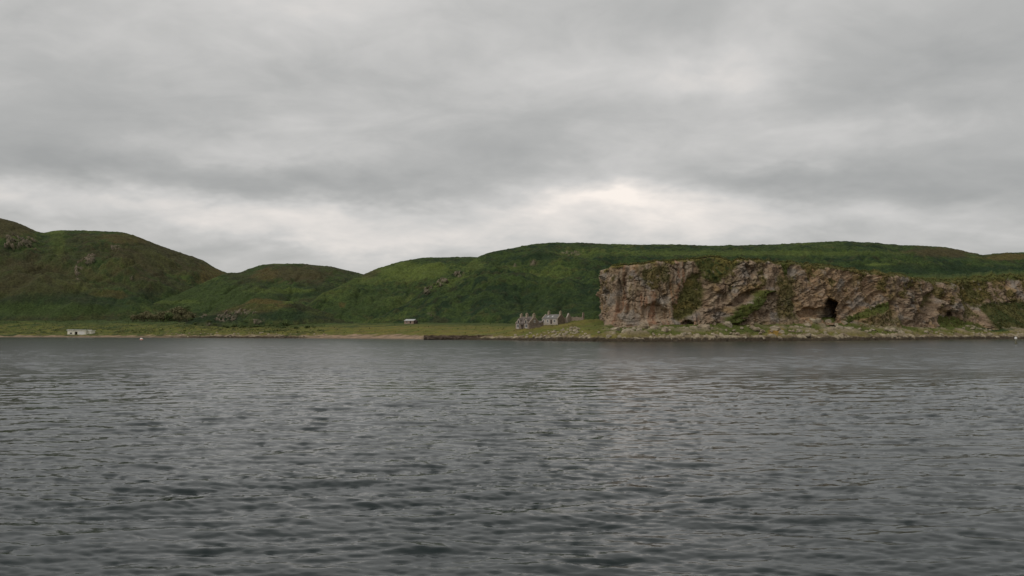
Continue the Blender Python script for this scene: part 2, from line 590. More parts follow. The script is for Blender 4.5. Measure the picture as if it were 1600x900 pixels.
hill('hill', 'brown and green rounded hill at the far left',
     [(-190, 326), (-60, 332), (0, 341), (20, 345.5), (40, 353), (55, 361), (68, 364.5), (80, 361), (95, 359.5), (150, 361), (190, 362.5), (215, 369.5),
      (240, 380), (270, 391), (300, 400.5), (320, 408), (335, 418), (348, 424.5), (375, 433), (430, 452), (470, 468)],
     [(-190, 770), (0, 790), (200, 830), (350, 930), (470, 960)],
     [(-190, 590, 7), (0, 600, 8), (200, 620, 8), (350, 700, 12), (470, 740, 14)],
     620, 220, 0.78,
     patches=[('heath', 60, 440, 150, 40, 0.55), ('heath', 250, 400, 110, 40, 0.6), ('dry', 330, 432, 24, 22, 0.55), ('deep', 130, 470, 160, 16, 0.6),
              ('dry', 175, 460, 30, 8, 0.4), ('bracken', 60, 485, 160, 12, 0.9), ('heath', 20, 355, 50, 20, 0.8), ('dry', 200, 372, 60, 10, 0.4),
              ('grass', 90, 375, 14, 30, 0.35)],
     crags=[(32, 380, 26, 12, 1.6), (143, 410, 13, 9, 1.2), (122, 424, 8, 12, 1.2), (205, 434, 4, 3, 1.0), (182, 387, 12, 5, 0.8)],
     heath=0.12, seed=100, light=0.0)

hill('hill', 'low green hill with a brownish top in the gap at left centre',
     [(178, 500), (200, 489), (250, 470), (300, 450), (345, 430), (358, 426.5), (375, 426), (390, 420), (405, 415), (425, 412), (470, 412), (520, 417),
      (565, 428), (620, 441), (690, 460)],
     [(178, 640), (250, 690), (345, 770), (425, 850), (690, 850)],
     [(178, 606, 7), (300, 588, 7), (425, 570, 7), (690, 580, 8)],
     330, 190, 0.85,
     patches=[('heath', 460, 428, 70, 14, 0.8), ('dry', 415, 430, 22, 10, 0.4), ('bracken', 330, 465, 120, 22, 0.9), ('deep', 470, 456, 70, 10, 0.5),
              ('grass', 440, 455, 60, 4, 0.5), ('grass', 275, 473, 50, 4, 0.4)],
     heath=0.1, seed=200)

hill('hill', 'smooth bright green shoulder of the main hill at centre left',
     [(455, 500), (485, 476), (500, 462), (530, 447), (565, 430), (590, 420), (620, 410), (660, 402.5), (740, 401.5), (800, 404), (860, 414)],
     [(455, 560), (485, 590), (565, 660), (660, 710), (860, 710)],
     [(455, 535, 7), (560, 535, 8), (860, 540, 8)],
     250, 180, 0.8,
     patches=[('grass', 640, 425, 90, 16, 0.75), ('grass', 560, 440, 50, 8, 0.4), ('bracken', 560, 475, 70, 22, 0.7), ('heath', 575, 428, 26, 6, 0.6),
              ('dry', 535, 478, 6, 5, 0.6)],
     seed=300, light=0.15)

hill('hill', 'long bracken covered hill behind the cottages and the cliff',
     [(545, 512), (600, 493), (630, 478), (650, 463), (665, 451), (690, 436), (715, 424), (735, 410), (748, 400.5), (770, 393), (800, 388), (835, 381),
      (865, 379), (900, 379.5), (950, 381.5), (1000, 382.5), (1050, 382), (1100, 384), (1180, 383), (1230, 381), (1270, 378.5), (1320, 377), (1370, 380), (1410, 383.5),
      (1435, 383.5), (1475, 386), (1500, 391), (1535, 398.5), (1560, 396), (1600, 394), (1700, 392), (1790, 396)],
     [(545, 525), (665, 572), (748, 625), (865, 650), (1200, 650), (1535, 650), (1790, 640)],
     [(545, 512, 6), (665, 506, 7), (800, 480, 7), (1000, 470, 8), (1400, 500, 9), (1790, 525, 10)],
     1060, 215, 0.8,
     patches=[('grass', 1180, 396, 300, 5, 0.5), ('heath', 1470, 394, 60, 9, 0.9), ('dry', 1580, 402, 50, 6, 0.7), ('deep', 1420, 420, 200, 8, 0.7),
              ('deep', 850, 470, 150, 25, 0.5), ('grass', 735, 412, 22, 14, 0.5), ('deep', 850, 402, 25, 8, 0.8), ('grass', 1370, 414, 30, 3, 0.7),
              ('heath', 835, 412, 8, 7, 0.6), ('deep', 1500, 425, 120, 6, 0.7)],
     crags=[(668, 452, 8, 10, 1.2), (686, 442, 13, 7, 1.2), (716, 429, 9, 5, 1.0), (833, 412, 7, 6, 1.0), (893, 396, 16, 5, 0.6), (806, 415, 5, 5, 0.6),
            (672, 492, 6, 4, 0.6)],
     seed=400)

hill('knoll', 'low rocky knoll with dry yellow grass above the shore at left centre',
     [(285, 508), (315, 494), (340, 487), (375, 478), (395, 467), (410, 465), (430, 469), (460, 472), (480, 480), (520, 491), (570, 506)],
     [(285, 545), (400, 570), (570, 545)],
     [(285, 528, 5), (400, 515, 5), (570, 530, 6)],
     300, 110, 0.6,
     patches=[('dry', 415, 472, 36, 6, 0.7), ('dry', 390, 482, 60, 8, 0.35), ('deep', 330, 500, 60, 8, 0.8), ('deep', 450, 494, 60, 8, 0.7), ('grass', 455, 472, 14, 4, 0.6)],
     crags=[(352, 498, 20, 8, 0.7), (380, 490, 24, 5, 0.6), (400, 502, 14, 5, 0.6), (318, 494, 7, 5, 0.5), (325, 507, 7, 4, 0.5)],
     heath=0.1, seed=500)

# ---------------------------------------------------------------- coastal strip (beach, turf, scree under the cliff)
# px, waterline py, (py, metres behind the water) x2, (py, depth), (back depth, back height)
ST = [(-190, 526.8, (523, 12), (514, 45), (499, 600), (680, 14)),
      (0, 527.0, (523.2, 10), (515, 40), (499, 610), (690, 14)),
      (120, 527.2, (523.6, 9), (516, 34), (501, 615), (690, 12)),
      (230, 527.5, (523.8, 9), (513, 34), (502, 600), (680, 11)),
      (290, 528.0, (522.5, 9), (508, 42), (504, 575), (660, 11)),
      (330, 528.1, (522.2, 9), (513, 36), (507, 545), (640, 9)),
      (400, 528.4, (521.8, 10), (516, 30), (508, 535), (600, 9)),
      (480, 528.8, (522.2, 12), (517, 32), (506, 530), (590, 9)),
      (560, 529.3, (521.6, 20), (514, 45), (505, 520), (580, 9)),
      (650, 530.0, (521.6, 19), (513, 45), (504.8, 508), (560, 9)),
      (664, 530.8, (523.0, 12), (513, 45), (504.8, 500), (560, 9)),
      (760, 531.2, (523.0, 10), (514, 45), (504.8, 485), (560, 9)),
      (790, 531.6, (524.0, 8), (517, 26), (505.2, 480), (550, 9)),
      (820, 532.2, (524.8, 7), (516, 28), (508.5, 410), (500, 8)),
      (850, 532.6, (524.5, 8), (512, 40), (505, 405), (500, 7)),
      (880, 533.0, (524.0, 8), (513, 34), (502, 394), (500, 6)),
      (910, 533.4, (523.5, 9), (513, 30), (499, 384), (480, 6)),
      (935, 533.7, (523, 9), (515, 24), (495, 374), (470, 7)),
      (955, 533.9, (523, 9), (519, 18), (512, 350), (400, 8)),
      (1000, 534.0, (523, 9), (519, 19), (512, 347), (400, 8)),
      (1060, 534.0, (522.5, 9), (517, 22), (506, 351), (400, 9)),
      (1130, 533.6, (522.5, 9), (516, 24), (506, 353), (400, 9)),
      (1200, 533.0, (521.5, 9), (514, 26), (502, 360), (410, 11)),
      (1290, 532.4, (521.5, 10), (513, 26), (497.5, 377), (420, 13)),
      (1400, 531.4, (521.0, 10), (513, 26), (502, 406), (460, 12)),
      (1500, 530.4, (519.5, 9), (514, 22), (505, 428), (480, 11)),
      (1600, 529.6, (519.0, 9), (514, 20), (505, 452), (500, 12)),
      (1790, 529.0, (518.8, 9), (514, 20), (505, 472), (520, 12))]
_rows = []
for (p_, wl, a_, b_, c_, d_) in ST:
    lo, hi = 50.0, 3000.0
    e_ = at(p_, wl, 1.0)[1] - H_EYE
    Ys = -H_EYE / e_
    s_ = sofpx(p_, 520)
    k2 = (Ys + a_[1], at(p_, a_[0], Ys + a_[1])[1])
    k3 = (Ys + b_[1], at(p_, b_[0], Ys + b_[1])[1])
    k4 = (c_[1], at(p_, c_[0], c_[1])[1])
    _rows.append([s_, Ys - 18, -1.6, Ys, 0.02, k2[0], k2[1], k3[0], k3[1], k4[0], k4[1], d_[0], d_[1]])
_rows = np.array(_rows)


def knots(s):
    """depths and heights of the six profile knots at bearing s"""
    Yk = [np.interp(s, _rows[:, 0], _rows[:, 1 + 2 * i]) for i in range(6)]
    Zk = [np.interp(s, _rows[:, 0], _rows[:, 2 + 2 * i]) for i in range(6)]
    return Yk, Zk


def ground_z(X, Y):
    X = np.atleast_1d(np.asarray(X, float))
    Y = np.atleast_1d(np.asarray(Y, float))
    Yk, Zk = knots(X / Y)
    z = np.where(Y < Yk[0], Zk[0], Zk[5])
    for i in range(5):
        m_ = (Y >= Yk[i]) & (Y <= Yk[i + 1])
        t = np.clip((Y - Yk[i]) / (Yk[i + 1] - Yk[i]), 0, 1)
        z = np.where(m_, Zk[i] + (Zk[i + 1] - Zk[i]) * t, z)
    return z


NPC = 1500
s_g = np.linspace(sofpx(-185, 520), sofpx(1785, 520), NPC)
Yk, Zk = knots(s_g)
for i in range(6):
    Yk[i] = gsmooth(Yk[i], 11) + (3.0 * fbm(s_g * 50, s_g * 0 + i, 4, 900 + i) if i in (1, 2) else 0)
    Zk[i] = gsmooth(Zk[i], 11)
rowsY, rowsZ, rowsK = [], [], []
for i, n in enumerate((5, 34, 34, 30, 9)):
    for t in np.linspace(0, 1, n, endpoint=(i == 4)):
        rowsY.append(Yk[i] + (Yk[i + 1] - Yk[i]) * t)
        rowsZ.append(Zk[i] + (Zk[i + 1] - Zk[i]) * t)
        rowsK.append(np.full(NPC, i + t))
PY, PZ, PK = np.array(rowsY), np.array(rowsZ), np.array(rowsK)
PX = s_g[None, :] * PY
QX, QY = pxof(PX, PY, PZ)
n_l = fbm(PX / 22, PY / 14, 4, 701)
n_m = fbm(PX / 6, PY / 5, 4, 711)
n_s = fbm(PX / 1.7, PY / 1.7, 3, 721)
sand = smooth(455, 500, QX + 18 * n_m) * (1 - smooth(655, 668, QX))
sand = np.maximum(sand, 0.85 * (1 - smooth(190, 330, QX + 20 * n_m)))
rocky = 1 - sand
shore = smooth(0.6, 1.0, PK) * (1 - smooth(1.65, 1.9, PK + 0.35 * n_m + 0.25 * n_l))
f1, f2, cid = worley(PX / 2.1 + 0.3 * n_m, PY / 1.7, 77)
f1b, f2b, cidb = worley(PX / 0.9, PY / 0.8, 78)
block = (0.25 + 1.0 * cid) * smooth(0.0, 0.16, f2 - f1) + 0.35 * cidb * smooth(0.0, 0.2, f2b - f1b)
far_r = smooth(790, 860, QX)
PZ = PZ + shore * rocky * (block - 0.55) * (0.35 + 0.55 * far_r)
PZ = PZ + (1 - shore) * smooth(1.5, 2.0, PK) * (0.55 * n_l + 0.28 * n_m + 0.12 * n_s) * (0.6 + 0.5 * far_r)
# rank tussocks on the flat
t1, t2, tid = worley(PX / 2.4 + 0.4 * n_s, PY / 2.4, 731)
tuss = np.clip(1 - 1.6 * t1 * t1, 0, 1) * smooth(-0.2, 0.35, n_l + 0.5 * n_m) * smooth(2.0, 2.4, PK) * (1 - 0.6 * smooth(440, 560, QX))
PZ = PZ + 0.75 * tid * tuss
# scattered stones among the turf under the cliff
scree = smooth(930, 960, QX) * smooth(1.6, 2.0, PK) * (1 - smooth(3.6, 4.0, PK))
scree = scree * smooth(0.05, 0.45, n_l + 0.6 * n_m - 0.12 * (PK - 2) - 0.02)
PZ = PZ + scree * (0.1 + 0.95 * cid * smooth(0, 0.18, f2 - f1))
c = np.zeros(PZ.shape + (3,)) + np.array([0.108, 0.116, 0.026])
c = mixc(c, [0.185, 0.148, 0.038], smooth(-0.3, 0.45, n_l + 0.4 * n_m) * 0.75)
leftish = 1 - smooth(250, 420, QX)
c = mixc(c, [0.050, 0.072, 0.018], 0.85 * leftish * smooth(-0.35, 0.35, n_m + 0.5 * n_s))
c = mixc(c, [0.034, 0.052, 0.016], smooth(0.15, 0.55, n_l + 0.6 * n_m) * 0.8 * (1 - 0.75 * smooth(520, 600, QX)))
c = mixc(c, [0.13, 0.105, 0.04], smooth(0.35, 0.7, n_m - 0.3 * n_l) * 0.5)
c = mixc(c, [0.046, 0.062, 0.018], np.clip(tuss * (0.3 + tid), 0, 1) * 0.75 * (1 - 0.6 * smooth(440, 560, QX)))
c = mixc(c, [0.16, 0.125, 0.05], smooth(0.75, 0.95, tid + 0.2 * n_m) * 0.45 * (1 - tuss))
# taller dark growth towards the foot of the hills
c = mixc(c, C_BRACKEN, smooth(3.2, 3.9, PK + 0.5 * n_l) * (1 - smooth(780, 860, QX)) * 0.9)
c = mixc(c, [0.074, 0.092, 0.022], smooth(900, 960, QX) * smooth(2.0, 3.0, PK + 0.5 * n_m) * 0.8)
c = mixc(c, [0.024, 0.045, 0.014], smooth(1505, 1540, QX + 12 * n_m) * smooth(2.15, 2.5, PK + 0.2 * n_m) * 0.9)
c = mixc(c, [0.25, 0.20, 0.135], scree * (0.25 + 0.7 * cid))
c_rock = mixc(np.zeros(PZ.shape + (3,)) + np.array([0.20, 0.155, 0.095]), [0.36, 0.30, 0.205], smooth(0.5, 0.95, cid + 0.35 * n_m))
c_rock = mixc(c_rock, [0.14, 0.115, 0.05], smooth(0.2, 0.7, n_l + 0.4 * n_s) * 0.7)
c_sand = mixc(np.zeros(PZ.shape + (3,)) + np.array([0.29, 0.205, 0.135]), [0.20, 0.145, 0.095], smooth(-0.2, 0.4, n_m))
c_rock = mixc(c_rock, c_sand, sand)
c_rock = mixc(c_rock, [0.13, 0.10, 0.065], smooth(-0.1, 0.5, n_m + 0.4 * n_s) * 0.6 * (1 - smooth(420, 520, QX)))
c = mixc(c, c_rock, shore)
tide = 1 - smooth(0.8 + 0.45 * far_r, 1.2 + 0.5 * far_r, PZ + 0.30 * n_m + 0.35 * n_s)
c = mixc(c, [0.045, 0.034, 0.022], tide * rocky * 0.95)
c = mixc(c, [0.13, 0.10, 0.075], (1 - smooth(0.15, 0.4, PZ + 0.1 * n_m)) * sand * 0.8)
# orange lichen on the low rocks in the middle of the headland
c = mixc(c, [0.30, 0.16, 0.03], smooth(0.45, 0.8, blob(QX, QY, 1212, 519, 16, 7) + 0.25 * n_s) * 0.7)
shore_ob = grid_object('shore', np.stack([PX, PY, PZ], -1), c, M_PLAIN)
shore_ob['kind'] = 'structure'
shore_ob['label'] = 'strip of beach, rocks and yellow green turf along the shore'

# ---------------------------------------------------------------- the sea cliff
# px of foot, foot depth, py of foot, py of top, setback
CL = [(940, 455, 500, 421, 2), (940, 410, 500, 420, 2), (939, 375, 501, 419, 2), (938, 360, 504, 418, 2.2), (941, 353, 509, 416, 2.6), (950, 349, 514, 413.5, 3),
      (966, 347, 518, 412, 4), (1000, 345, 518, 410.5, 5), (1040, 347, 513, 406.5, 6), (1085, 350, 511, 404, 7), (1110, 351, 512, 401, 9), (1132, 351, 512, 397.5, 10),
      (1160, 352, 511, 406, 9), (1200, 356, 508, 404, 9), (1240, 364, 504, 407.5, 9), (1290, 371, 501, 412, 9), (1350, 385, 504, 417, 9), (1372, 390, 507, 423, 8),
      (1430, 403, 508, 427, 8), (1446, 407, 509, 435, 9), (1500, 421, 509, 438, 11), (1545, 432, 510, 437, 13), (1600, 445, 510, 431, 15), (1680, 457, 510, 428, 16),
      (1785, 466, 510, 427, 16)]
cl = np.array(CL, float)
dense = np.linspace(0, len(cl) - 1, 4000)
cpx = np.interp(dense, np.arange(len(cl)), cl[:, 0])
cY = np.interp(dense, np.arange(len(cl)), cl[:, 1])
cX = (cpx - 800) / F * cY
cX, cY = gsmooth(cX, 60), gsmooth(cY, 60)
arc = np.concatenate([[0], np.cumsum(np.hypot(np.diff(cX), np.diff(cY)))])
NC = 1400
u = np.linspace(0, arc[-1], NC)
fx_, fy_ = np.interp(u, arc, cX), np.interp(u, arc, cY)
di = np.interp(u, arc, dense)
tx, ty = np.gradient(fx_, u), np.gradient(fy_, u)
nrm = np.hypot(tx, ty)
inx, iny = gsmooth(-ty / nrm, 25), gsmooth(tx / nrm, 25)      # inward (into the rock)
pyf = gsmooth(np.interp(di, np.arange(len(cl)), cl[:, 2]), 6)
pyt = gsmooth(np.interp(di, np.arange(len(cl)), cl[:, 3]), 4)
setb = gsmooth(np.interp(di, np.arange(len(cl)), cl[:, 4]), 10)
dpx = 800 + F * fx_ / fy_
zf = at(dpx, pyf, fy_)[1] - 2.0
zt = at(dpx, pyt, fy_ + setb)[1]
jag = 0.3 + 0.7 * smooth(1130, 1170, dpx)
zt = zt + jag * (1.1 * fbm(u / 13, u * 0, 2, 819) + 0.6 * fbm(u / 5, u * 0, 3, 820) + 0.5 * fbm(u / 1.6, u * 0, 3, 821))
NR = 180
v = np.linspace(0, 1, NR)[:, None]
Zc = zf + (zt - zf) * v
off = setb * v + 2.2 * smooth(0.93, 1.0, v) ** 2
BX = fx_ + inx * off
BY = fy_ + iny * off
qx, qy = pxof(BX, BY, Zc)
Ug = np.broadcast_to(u, Zc.shape)
front = smooth(4, 6, np.broadcast_to(di, Zc.shape))
n_w = fbm(Ug / 9, Zc / 9, 3, 801)
n_f = fbm(Ug / 2.2, Zc / 2.2, 4, 802)
wx_ = qx + 3.5 * n_w + 1.6 * n_f            # wavering coordinates for feature edges
wy_ = qy + 2.2 * n_w + 1.6 * n_f


def P(pts, soft=3.0):
    return poly_mask(wx_, wy_, pts, soft)


def PS(pts, soft=2.0):
    return poly_mask(qx + 1.0 * n_f, qy + 1.0 * n_f, pts, soft)


g_gully = P([(1077, 430), (1093, 424), (1100, 444), (1102, 478), (1088, 488), (1064, 503), (1052, 498), (1057, 476), (1068, 451)], 5)
g_upper = P([(1082, 404), (1134, 392), (1158, 409), (1142, 428), (1122, 444), (1098, 436)], 5)
g_olive = P([(998, 414), (1046, 411), (1050, 438), (1026, 449), (1003, 440)], 7) * 0.75
g_ramp = P([(1132, 497), (1187, 454), (1206, 452), (1176, 487), (1154, 505), (1126, 510)], 2.5)
g_streak = P([(1219, 402), (1236, 405), (1232, 428), (1222, 430)], 3)
g_mid = P([(1214, 430), (1244, 430), (1246, 500), (1212, 500)], 7) * 0.75
g_slab = P([(1316, 498), (1357, 484), (1384, 471), (1386, 484), (1352, 497), (1325, 505)], 2.5)
g_lobe = P([(1345, 492), (1390, 480), (1402, 505), (1395, 520), (1330, 520)], 5) * 0.6
g_low = P([(1463, 494), (1490, 494), (1527, 508), (1527, 520), (1462, 520)], 3)
g_lip = P([(1436, 422), (1640, 418), (1640, 434), (1523, 441), (1442, 440)], 3)
g_olv2 = P([(1501, 434), (1541, 434), (1543, 465), (1534, 480), (1521, 480), (1505, 468)], 4) * 0.9
g_right = P([(1526, 480), (1548, 472), (1800, 474), (1800, 525), (1536, 525)], 4)
g_basel = P([(950, 512), (1060, 508), (1130, 508), (1230, 500), (1284, 499), (1284, 530), (950, 530)], 4) * 0.35
g_notch = P([(1436, 462), (1458, 460), (1452, 482), (1436, 492)], 4) * 0.7
g_col = P([(1498, 462), (1512, 462), (1522, 495), (1500, 500)], 4) * 0.7
g_top = smooth(0.93, 0.975, v + 0.03 * n_f + 0.05 * n_w + 0.035 * smooth(1190, 1250, qx))
g_spot = smooth(0.34, 0.75, n_w + 0.35 * n_f + 0.18 * np.sin(Zc * 0.3) + 0.22 * smooth(1360, 1460, qx)) * smooth(0.2, 0.6, v) * 0.8
greens = [g_gully, g_upper, g_olive, g_ramp, g_streak, g_mid, g_slab, g_lobe, g_low, g_lip, g_olv2, g_right, g_basel, g_notch, g_col, g_top, g_spot]
grass = np.clip(np.maximum.reduce([np.broadcast_to(g, Zc.shape) for g in greens]), 0, 1)

# --- relief of the rock
left_block = front * (1 - smooth(1080, 1110, qx))
slab_zone = smooth(1236, 1256, qx) * (1 - smooth(1366, 1392, qx))
rest = 1 - np.maximum(left_block, slab_zone)
lbk = front * (1 - smooth(1080, 1110, qx))
D = 2.4 * fbm(Ug / 26, Zc / 34, 3, 810) * (1 - 0.5 * lbk) + 1.0 * fbm(Ug / 8, Zc / 10, 3, 811) * (1 - 0.75 * lbk)
# joints: tall columns on the left, blocky in the middle; cracks follow wavering lines, faces step in ledges
wU = Ug + 2.4 * n_w + 0.5 * n_f
wZ = Zc + 1.6 * n_w + 0.4 * n_f


def crack(x, y, seed, width):
    return np.clip(1 - np.abs(perlin(x, y, seed)) / width, 0, 1)


def terrace(x, y, seed, n):
    f_ = fbm(x, y, 3, seed) * n
    k_ = np.floor(f_)
    return (k_ + smooth(0.75, 1.0, f_ - k_)) / n


f1, f2, cid = worley(wU / 3.6, wZ / 13.0, 830)
vj = np.maximum(crack(wU / 6.0, Zc / 34, 833, 0.075) * smooth(-0.3, 0.3, perlin(Ug / 9, Zc / 12, 834)), 0.8 * crack(wU / 2.6, Zc / 20, 835, 0.06) * smooth(0.0, 0.4, perlin(Ug / 7, Zc / 8, 836)))
hj = crack(Ug / 16, (wZ - 0.15 * Ug) / 3.4, 837, 0.08) * smooth(-0.2, 0.4, perlin(Ug / 10, Zc / 7, 838))
col_rel = 1.5 * terrace(wU / 5, Zc / 40, 839, 3.0) + (cid - 0.5) * 0.5 - 1.9 * vj - 0.7 * hj
f1, f2, cid2 = worley(wU / 3.4, (wZ - 0.18 * Ug) / 2.3, 831)
blk_rel = 2.6 * terrace(wU / 7, (wZ - 0.2 * Ug) / 5.0, 842, 3.0) + (cid2 - 0.5) * 1.0 - 1.2 * (1 - smooth(0.0, 0.10, f2 - f1)) * smooth(0.45, 0.7, cid2) - 1.4 * hj - 1.3 * vj
f1, f2, cid3 = worley(Ug / 1.1 + 0.3 * n_f, Zc / 0.8, 832)
fine_rel = (cid3 - 0.5) * 0.75 - 0.35 * (1 - smooth(0.0, 0.18, f2 - f1))
# tilted bedding on the great slabs
bed = Zc - 0.40 * (Ug - 200) + 0.55 * n_w + 0.25 * n_f
b1 = bed / 3.1 + 0.35 * fbm(bed / 5, Ug / 30, 2, 840)
saw = (b1 - np.floor(b1))
band = _hash(np.floor(b1), np.floor(b1) * 0 + 3, 5) / 4294967296.0
joint = worley(Ug / 4.5, b1 * 0.98, 841)
slab_rel = -1.2 * vj + 1.5 * terrace(wU / 9, bed / 4, 843, 3.0) + 1.7 * (saw ** 1.6) * (0.4 + band) - 0.9 * (1 - smooth(0.0, 0.12, joint[1] - joint[0])) * smooth(0.3, 0.6, joint[2]) + (joint[2] - 0.5) * 1.0
calm = 0.35 + 0.75 * smooth(-0.4, 0.5, fbm(Ug / 15, Zc / 12, 3, 845))     # some faces are plain, others shattered
# level bedding near the foot of the left block
lb = Zc / 1.5 + 0.4 * n_w
lsaw = (lb - np.floor(lb)) * 0.8
footz = 1 - smooth(490, 500, qy * -1 + 995)
D = D + left_block * (col_rel + 0.10 * blk_rel) + rest * (calm * blk_rel + 0.35 * col_rel) + slab_zone * (0.62 * slab_rel + 0.2 * blk_rel) + fine_rel * 0.6 * calm * (1 - 0.45 * lbk)
D = D + left_block * smooth(488, 500, qy) * lsaw
D = D * (1 - 0.72 * grass) + grass * 0.35 * n_f
# large recesses and bulges
D = D - 2.6 * g_gully - 1.0 * g_upper * smooth(430, 405, qy)
D = D - 3.2 * PS([(1138, 478), (1156, 458), (1188, 452), (1178, 462), (1150, 480)], 3)
D = D + 3.6 * g_ramp
D = D - 3.0 * PS([(1004, 480), (1026, 471), (1046, 486), (1049, 500), (1007, 501)], 3)
D = D - 2.6 * PS([(961, 489), (963, 446), (967, 437), (971, 448), (974, 482), (968, 491)], 1.6)
D = D - 1.6 * PS([(978, 492), (981, 470), (984, 470), (983, 492)], 1.5)
CAV1 = PS([(1064, 507), (1072, 500), (1083, 503), (1083, 508)], 1.4)
D = D - 3.6 * PS([(1247, 489), (1256, 480), (1284, 482), (1284, 497), (1252, 497)], 2.2)
CAVE = poly_mask(qx + 0.6 * n_f, qy + 0.5 * n_f, [(1284, 503), (1285, 474), (1288, 463), (1296, 468), (1308, 471), (1310, 479), (1304, 503)], 1.8)
D = D - 2.5 * PS([(1286, 460), (1283, 442), (1287, 442), (1291, 460)], 2)
D = D - 2.5 * PS([(1312, 490), (1326, 474), (1330, 478), (1318, 494)], 2)
D = D + 3.5 * P([(1332, 522), (1345, 494), (1386, 482), (1402, 505), (1402, 522)], 5)
D = D + 2.8 * P([(1370, 426), (1432, 428), (1436, 480), (1420, 505), (1400, 505), (1376, 470)], 9)
D = D - 3.0 * PS([(1384, 500), (1386, 480), (1391, 470), (1394, 500)], 2.5)
D = D - 3.5 * P([(1436, 460), (1458, 458), (1456, 490), (1434, 495)], 6)
D = D + 2.4 * P([(1456, 445), (1500, 445), (1502, 486), (1462, 486)], 8)
CAV2 = PS([(1471, 487), (1476, 494), (1487, 494), (1484, 487)], 1.6)
D = D - 1.2 * P([(1502, 440), (1540, 440), (1532, 480), (1505, 480)], 9)
D = D + g_right * 7.0 * smooth(474, 520, qy)
D = D + 2.2 * P([(1508, 520), (1516, 488), (1530, 490), (1540, 520)], 3)
D = D + 1.8 * smooth(500, 518, qy) * (1 - g_right)
D = D * (0.25 + 0.75 * np.minimum(1, (1 - v) / 0.06))
hole = 17.0 * CAVE + 4.5 * CAV1 + 4.0 * CAV2            # caves run straight back into the hill
rad_ = np.hypot(BX, BY)
CXg = BX - inx * D + BX / rad_ * hole
CYg = BY - iny * D + BY / rad_ * hole
ZC = Zc + 0.25 * n_f * (v > 0.02) * (v < 0.97)

# --- colour of the rock and its plants
base = np.zeros(Zc.shape + (3,)) + np.array([0.257, 0.188, 0.133])
cg = 0.5 * cid + 0.5 * cid2
base = mixc(base, [0.318, 0.245, 0.177], smooth(0.45, 0.8, cg + 0.3 * n_w))
base = mixc(base, [0.302, 0.173, 0.110], left_block * smooth(-0.05, 0.4, fbm(Ug / 3, Zc / 22, 3, 850)) * 0.9)
base = mixc(base, [0.332, 0.212, 0.119], slab_zone * (0.55 + 0.35 * np.clip(n_w, -1, 1)))
base = mixc(base, [0.192, 0.131, 0.090], smooth(1375, 1400, qx) * smooth(-0.3, 0.4, n_w) * 0.7)
base = mixc(base, [0.161, 0.111, 0.077], smooth(0.15, 0.7, fbm(Ug / 6, Zc / 5, 4, 851)) * 0.6)
base = mixc(base, [0.383, 0.309, 0.227], smooth(0.6, 0.95, cid3 + 0.25 * n_w) * 0.55)
base = mixc(base, [0.36, 0.30, 0.235], left_block * smooth(0.05, 0.45, fbm(Ug / 2.5, Zc / 25, 3, 855)) * 0.7)
base = mixc(base, [0.185, 0.150, 0.062], smooth(0.0, 0.55, fbm(Ug / 7, Zc / 12, 4, 852)) * 0.45 * smooth(0.3, 0.8, v))
base = mixc(base, [0.27, 0.25, 0.225], smooth(0.1, 0.6, fbm(Ug / 9, Zc / 7, 4, 861)) * 0.7)
base = mixc(base, [0.30, 0.205, 0.095], smooth(0.15, 0.65, fbm(Ug / 11, Zc / 9, 4, 862)) * 0.55 * (1 - 0.7 * lbk))
base = mixc(base, [0.085, 0.070, 0.058], smooth(0.25, 0.6, fbm(Ug / 1.6, Zc / 16, 3, 863)) * smooth(-0.1, 0.4, fbm(Ug / 14, Zc / 12, 2, 864)) * 0.65)
base = base * np.array([0.94, 0.91, 0.87])
ggreen = np.zeros(Zc.shape + (3,)) + np.array([0.095, 0.088, 0.030])
ggreen = mixc(ggreen, [0.125, 0.098, 0.032], smooth(-0.1, 0.5, n_w + 0.3 * n_f))
lush = np.clip(g_ramp + g_streak + g_low + g_slab + g_lip * 0.7 + g_upper * 0.35, 0, 1)
ggreen = mixc(ggreen, [0.060, 0.092, 0.018], lush * 0.6)
ggreen = mixc(ggreen, [0.028, 0.048, 0.015], np.clip(g_right * smooth(-0.5, 0.3, n_w) + g_upper * smooth(0.1, 0.4, n_f), 0, 1) * 0.8)
ggreen = mixc(ggreen, [0.150, 0.122, 0.034], np.broadcast_to(g_top * (1 - smooth(1150, 1200, qx)), Zc.shape) * 0.8)
base = mixc(base, ggreen, np.clip(grass * 1.1, 0, 1) * smooth(-0.55, 0.05, n_f + 1.1 * grass - 0.55))
cliff_ob = grid_object('cliff', np.stack([CXg, CYg, ZC], -1), base, M_CLIFF)
cliff_ob['kind'] = 'structure'
cliff_ob['label'] = 'pinkish brown sea cliff with caves and grassy ledges'

# turf on top of the headland, running back into the hill
k0 = int(np.argmax(di > 4.2))
lipx, lipy, lipz = CXg[-1, k0:], CYg[-1, k0:], ZC[-1, k0:]
ls = lipx / lipy
o_ = np.argsort(ls)
st = np.linspace(ls.min(), ls.max(), 800)
LY = np.interp(st, ls[o_], lipy[o_])
LZ = np.interp(st, ls[o_], lipz[o_])
wv = np.concatenate([[-0.8], np.linspace(0, 30, 40), np.linspace(31, 190, 45)])[:, None]
TY = LY + wv
TX = st * TY
ppx = 800 + F * st
rise = np.interp(ppx, [930, 1130, 1160, 1420, 1446, 1520, 1700], [0.02, 0.02, 0.06, 0.07, 0.17, 0.17, 0.14])
TZ = LZ + rise * np.clip(wv, 0, 28) + 0.02 * np.clip(wv - 28, 0, None) - 0.25 * (wv < 0)
TZ = TZ + smooth(0, 4, wv) * (0.25 * fbm(TX / 2.4, TY / 2.4, 3, 861) + 0.5 * fbm(TX / 12, TY / 12, 2, 862))
nn = fbm(TX / 7, TY / 7, 4, 863)
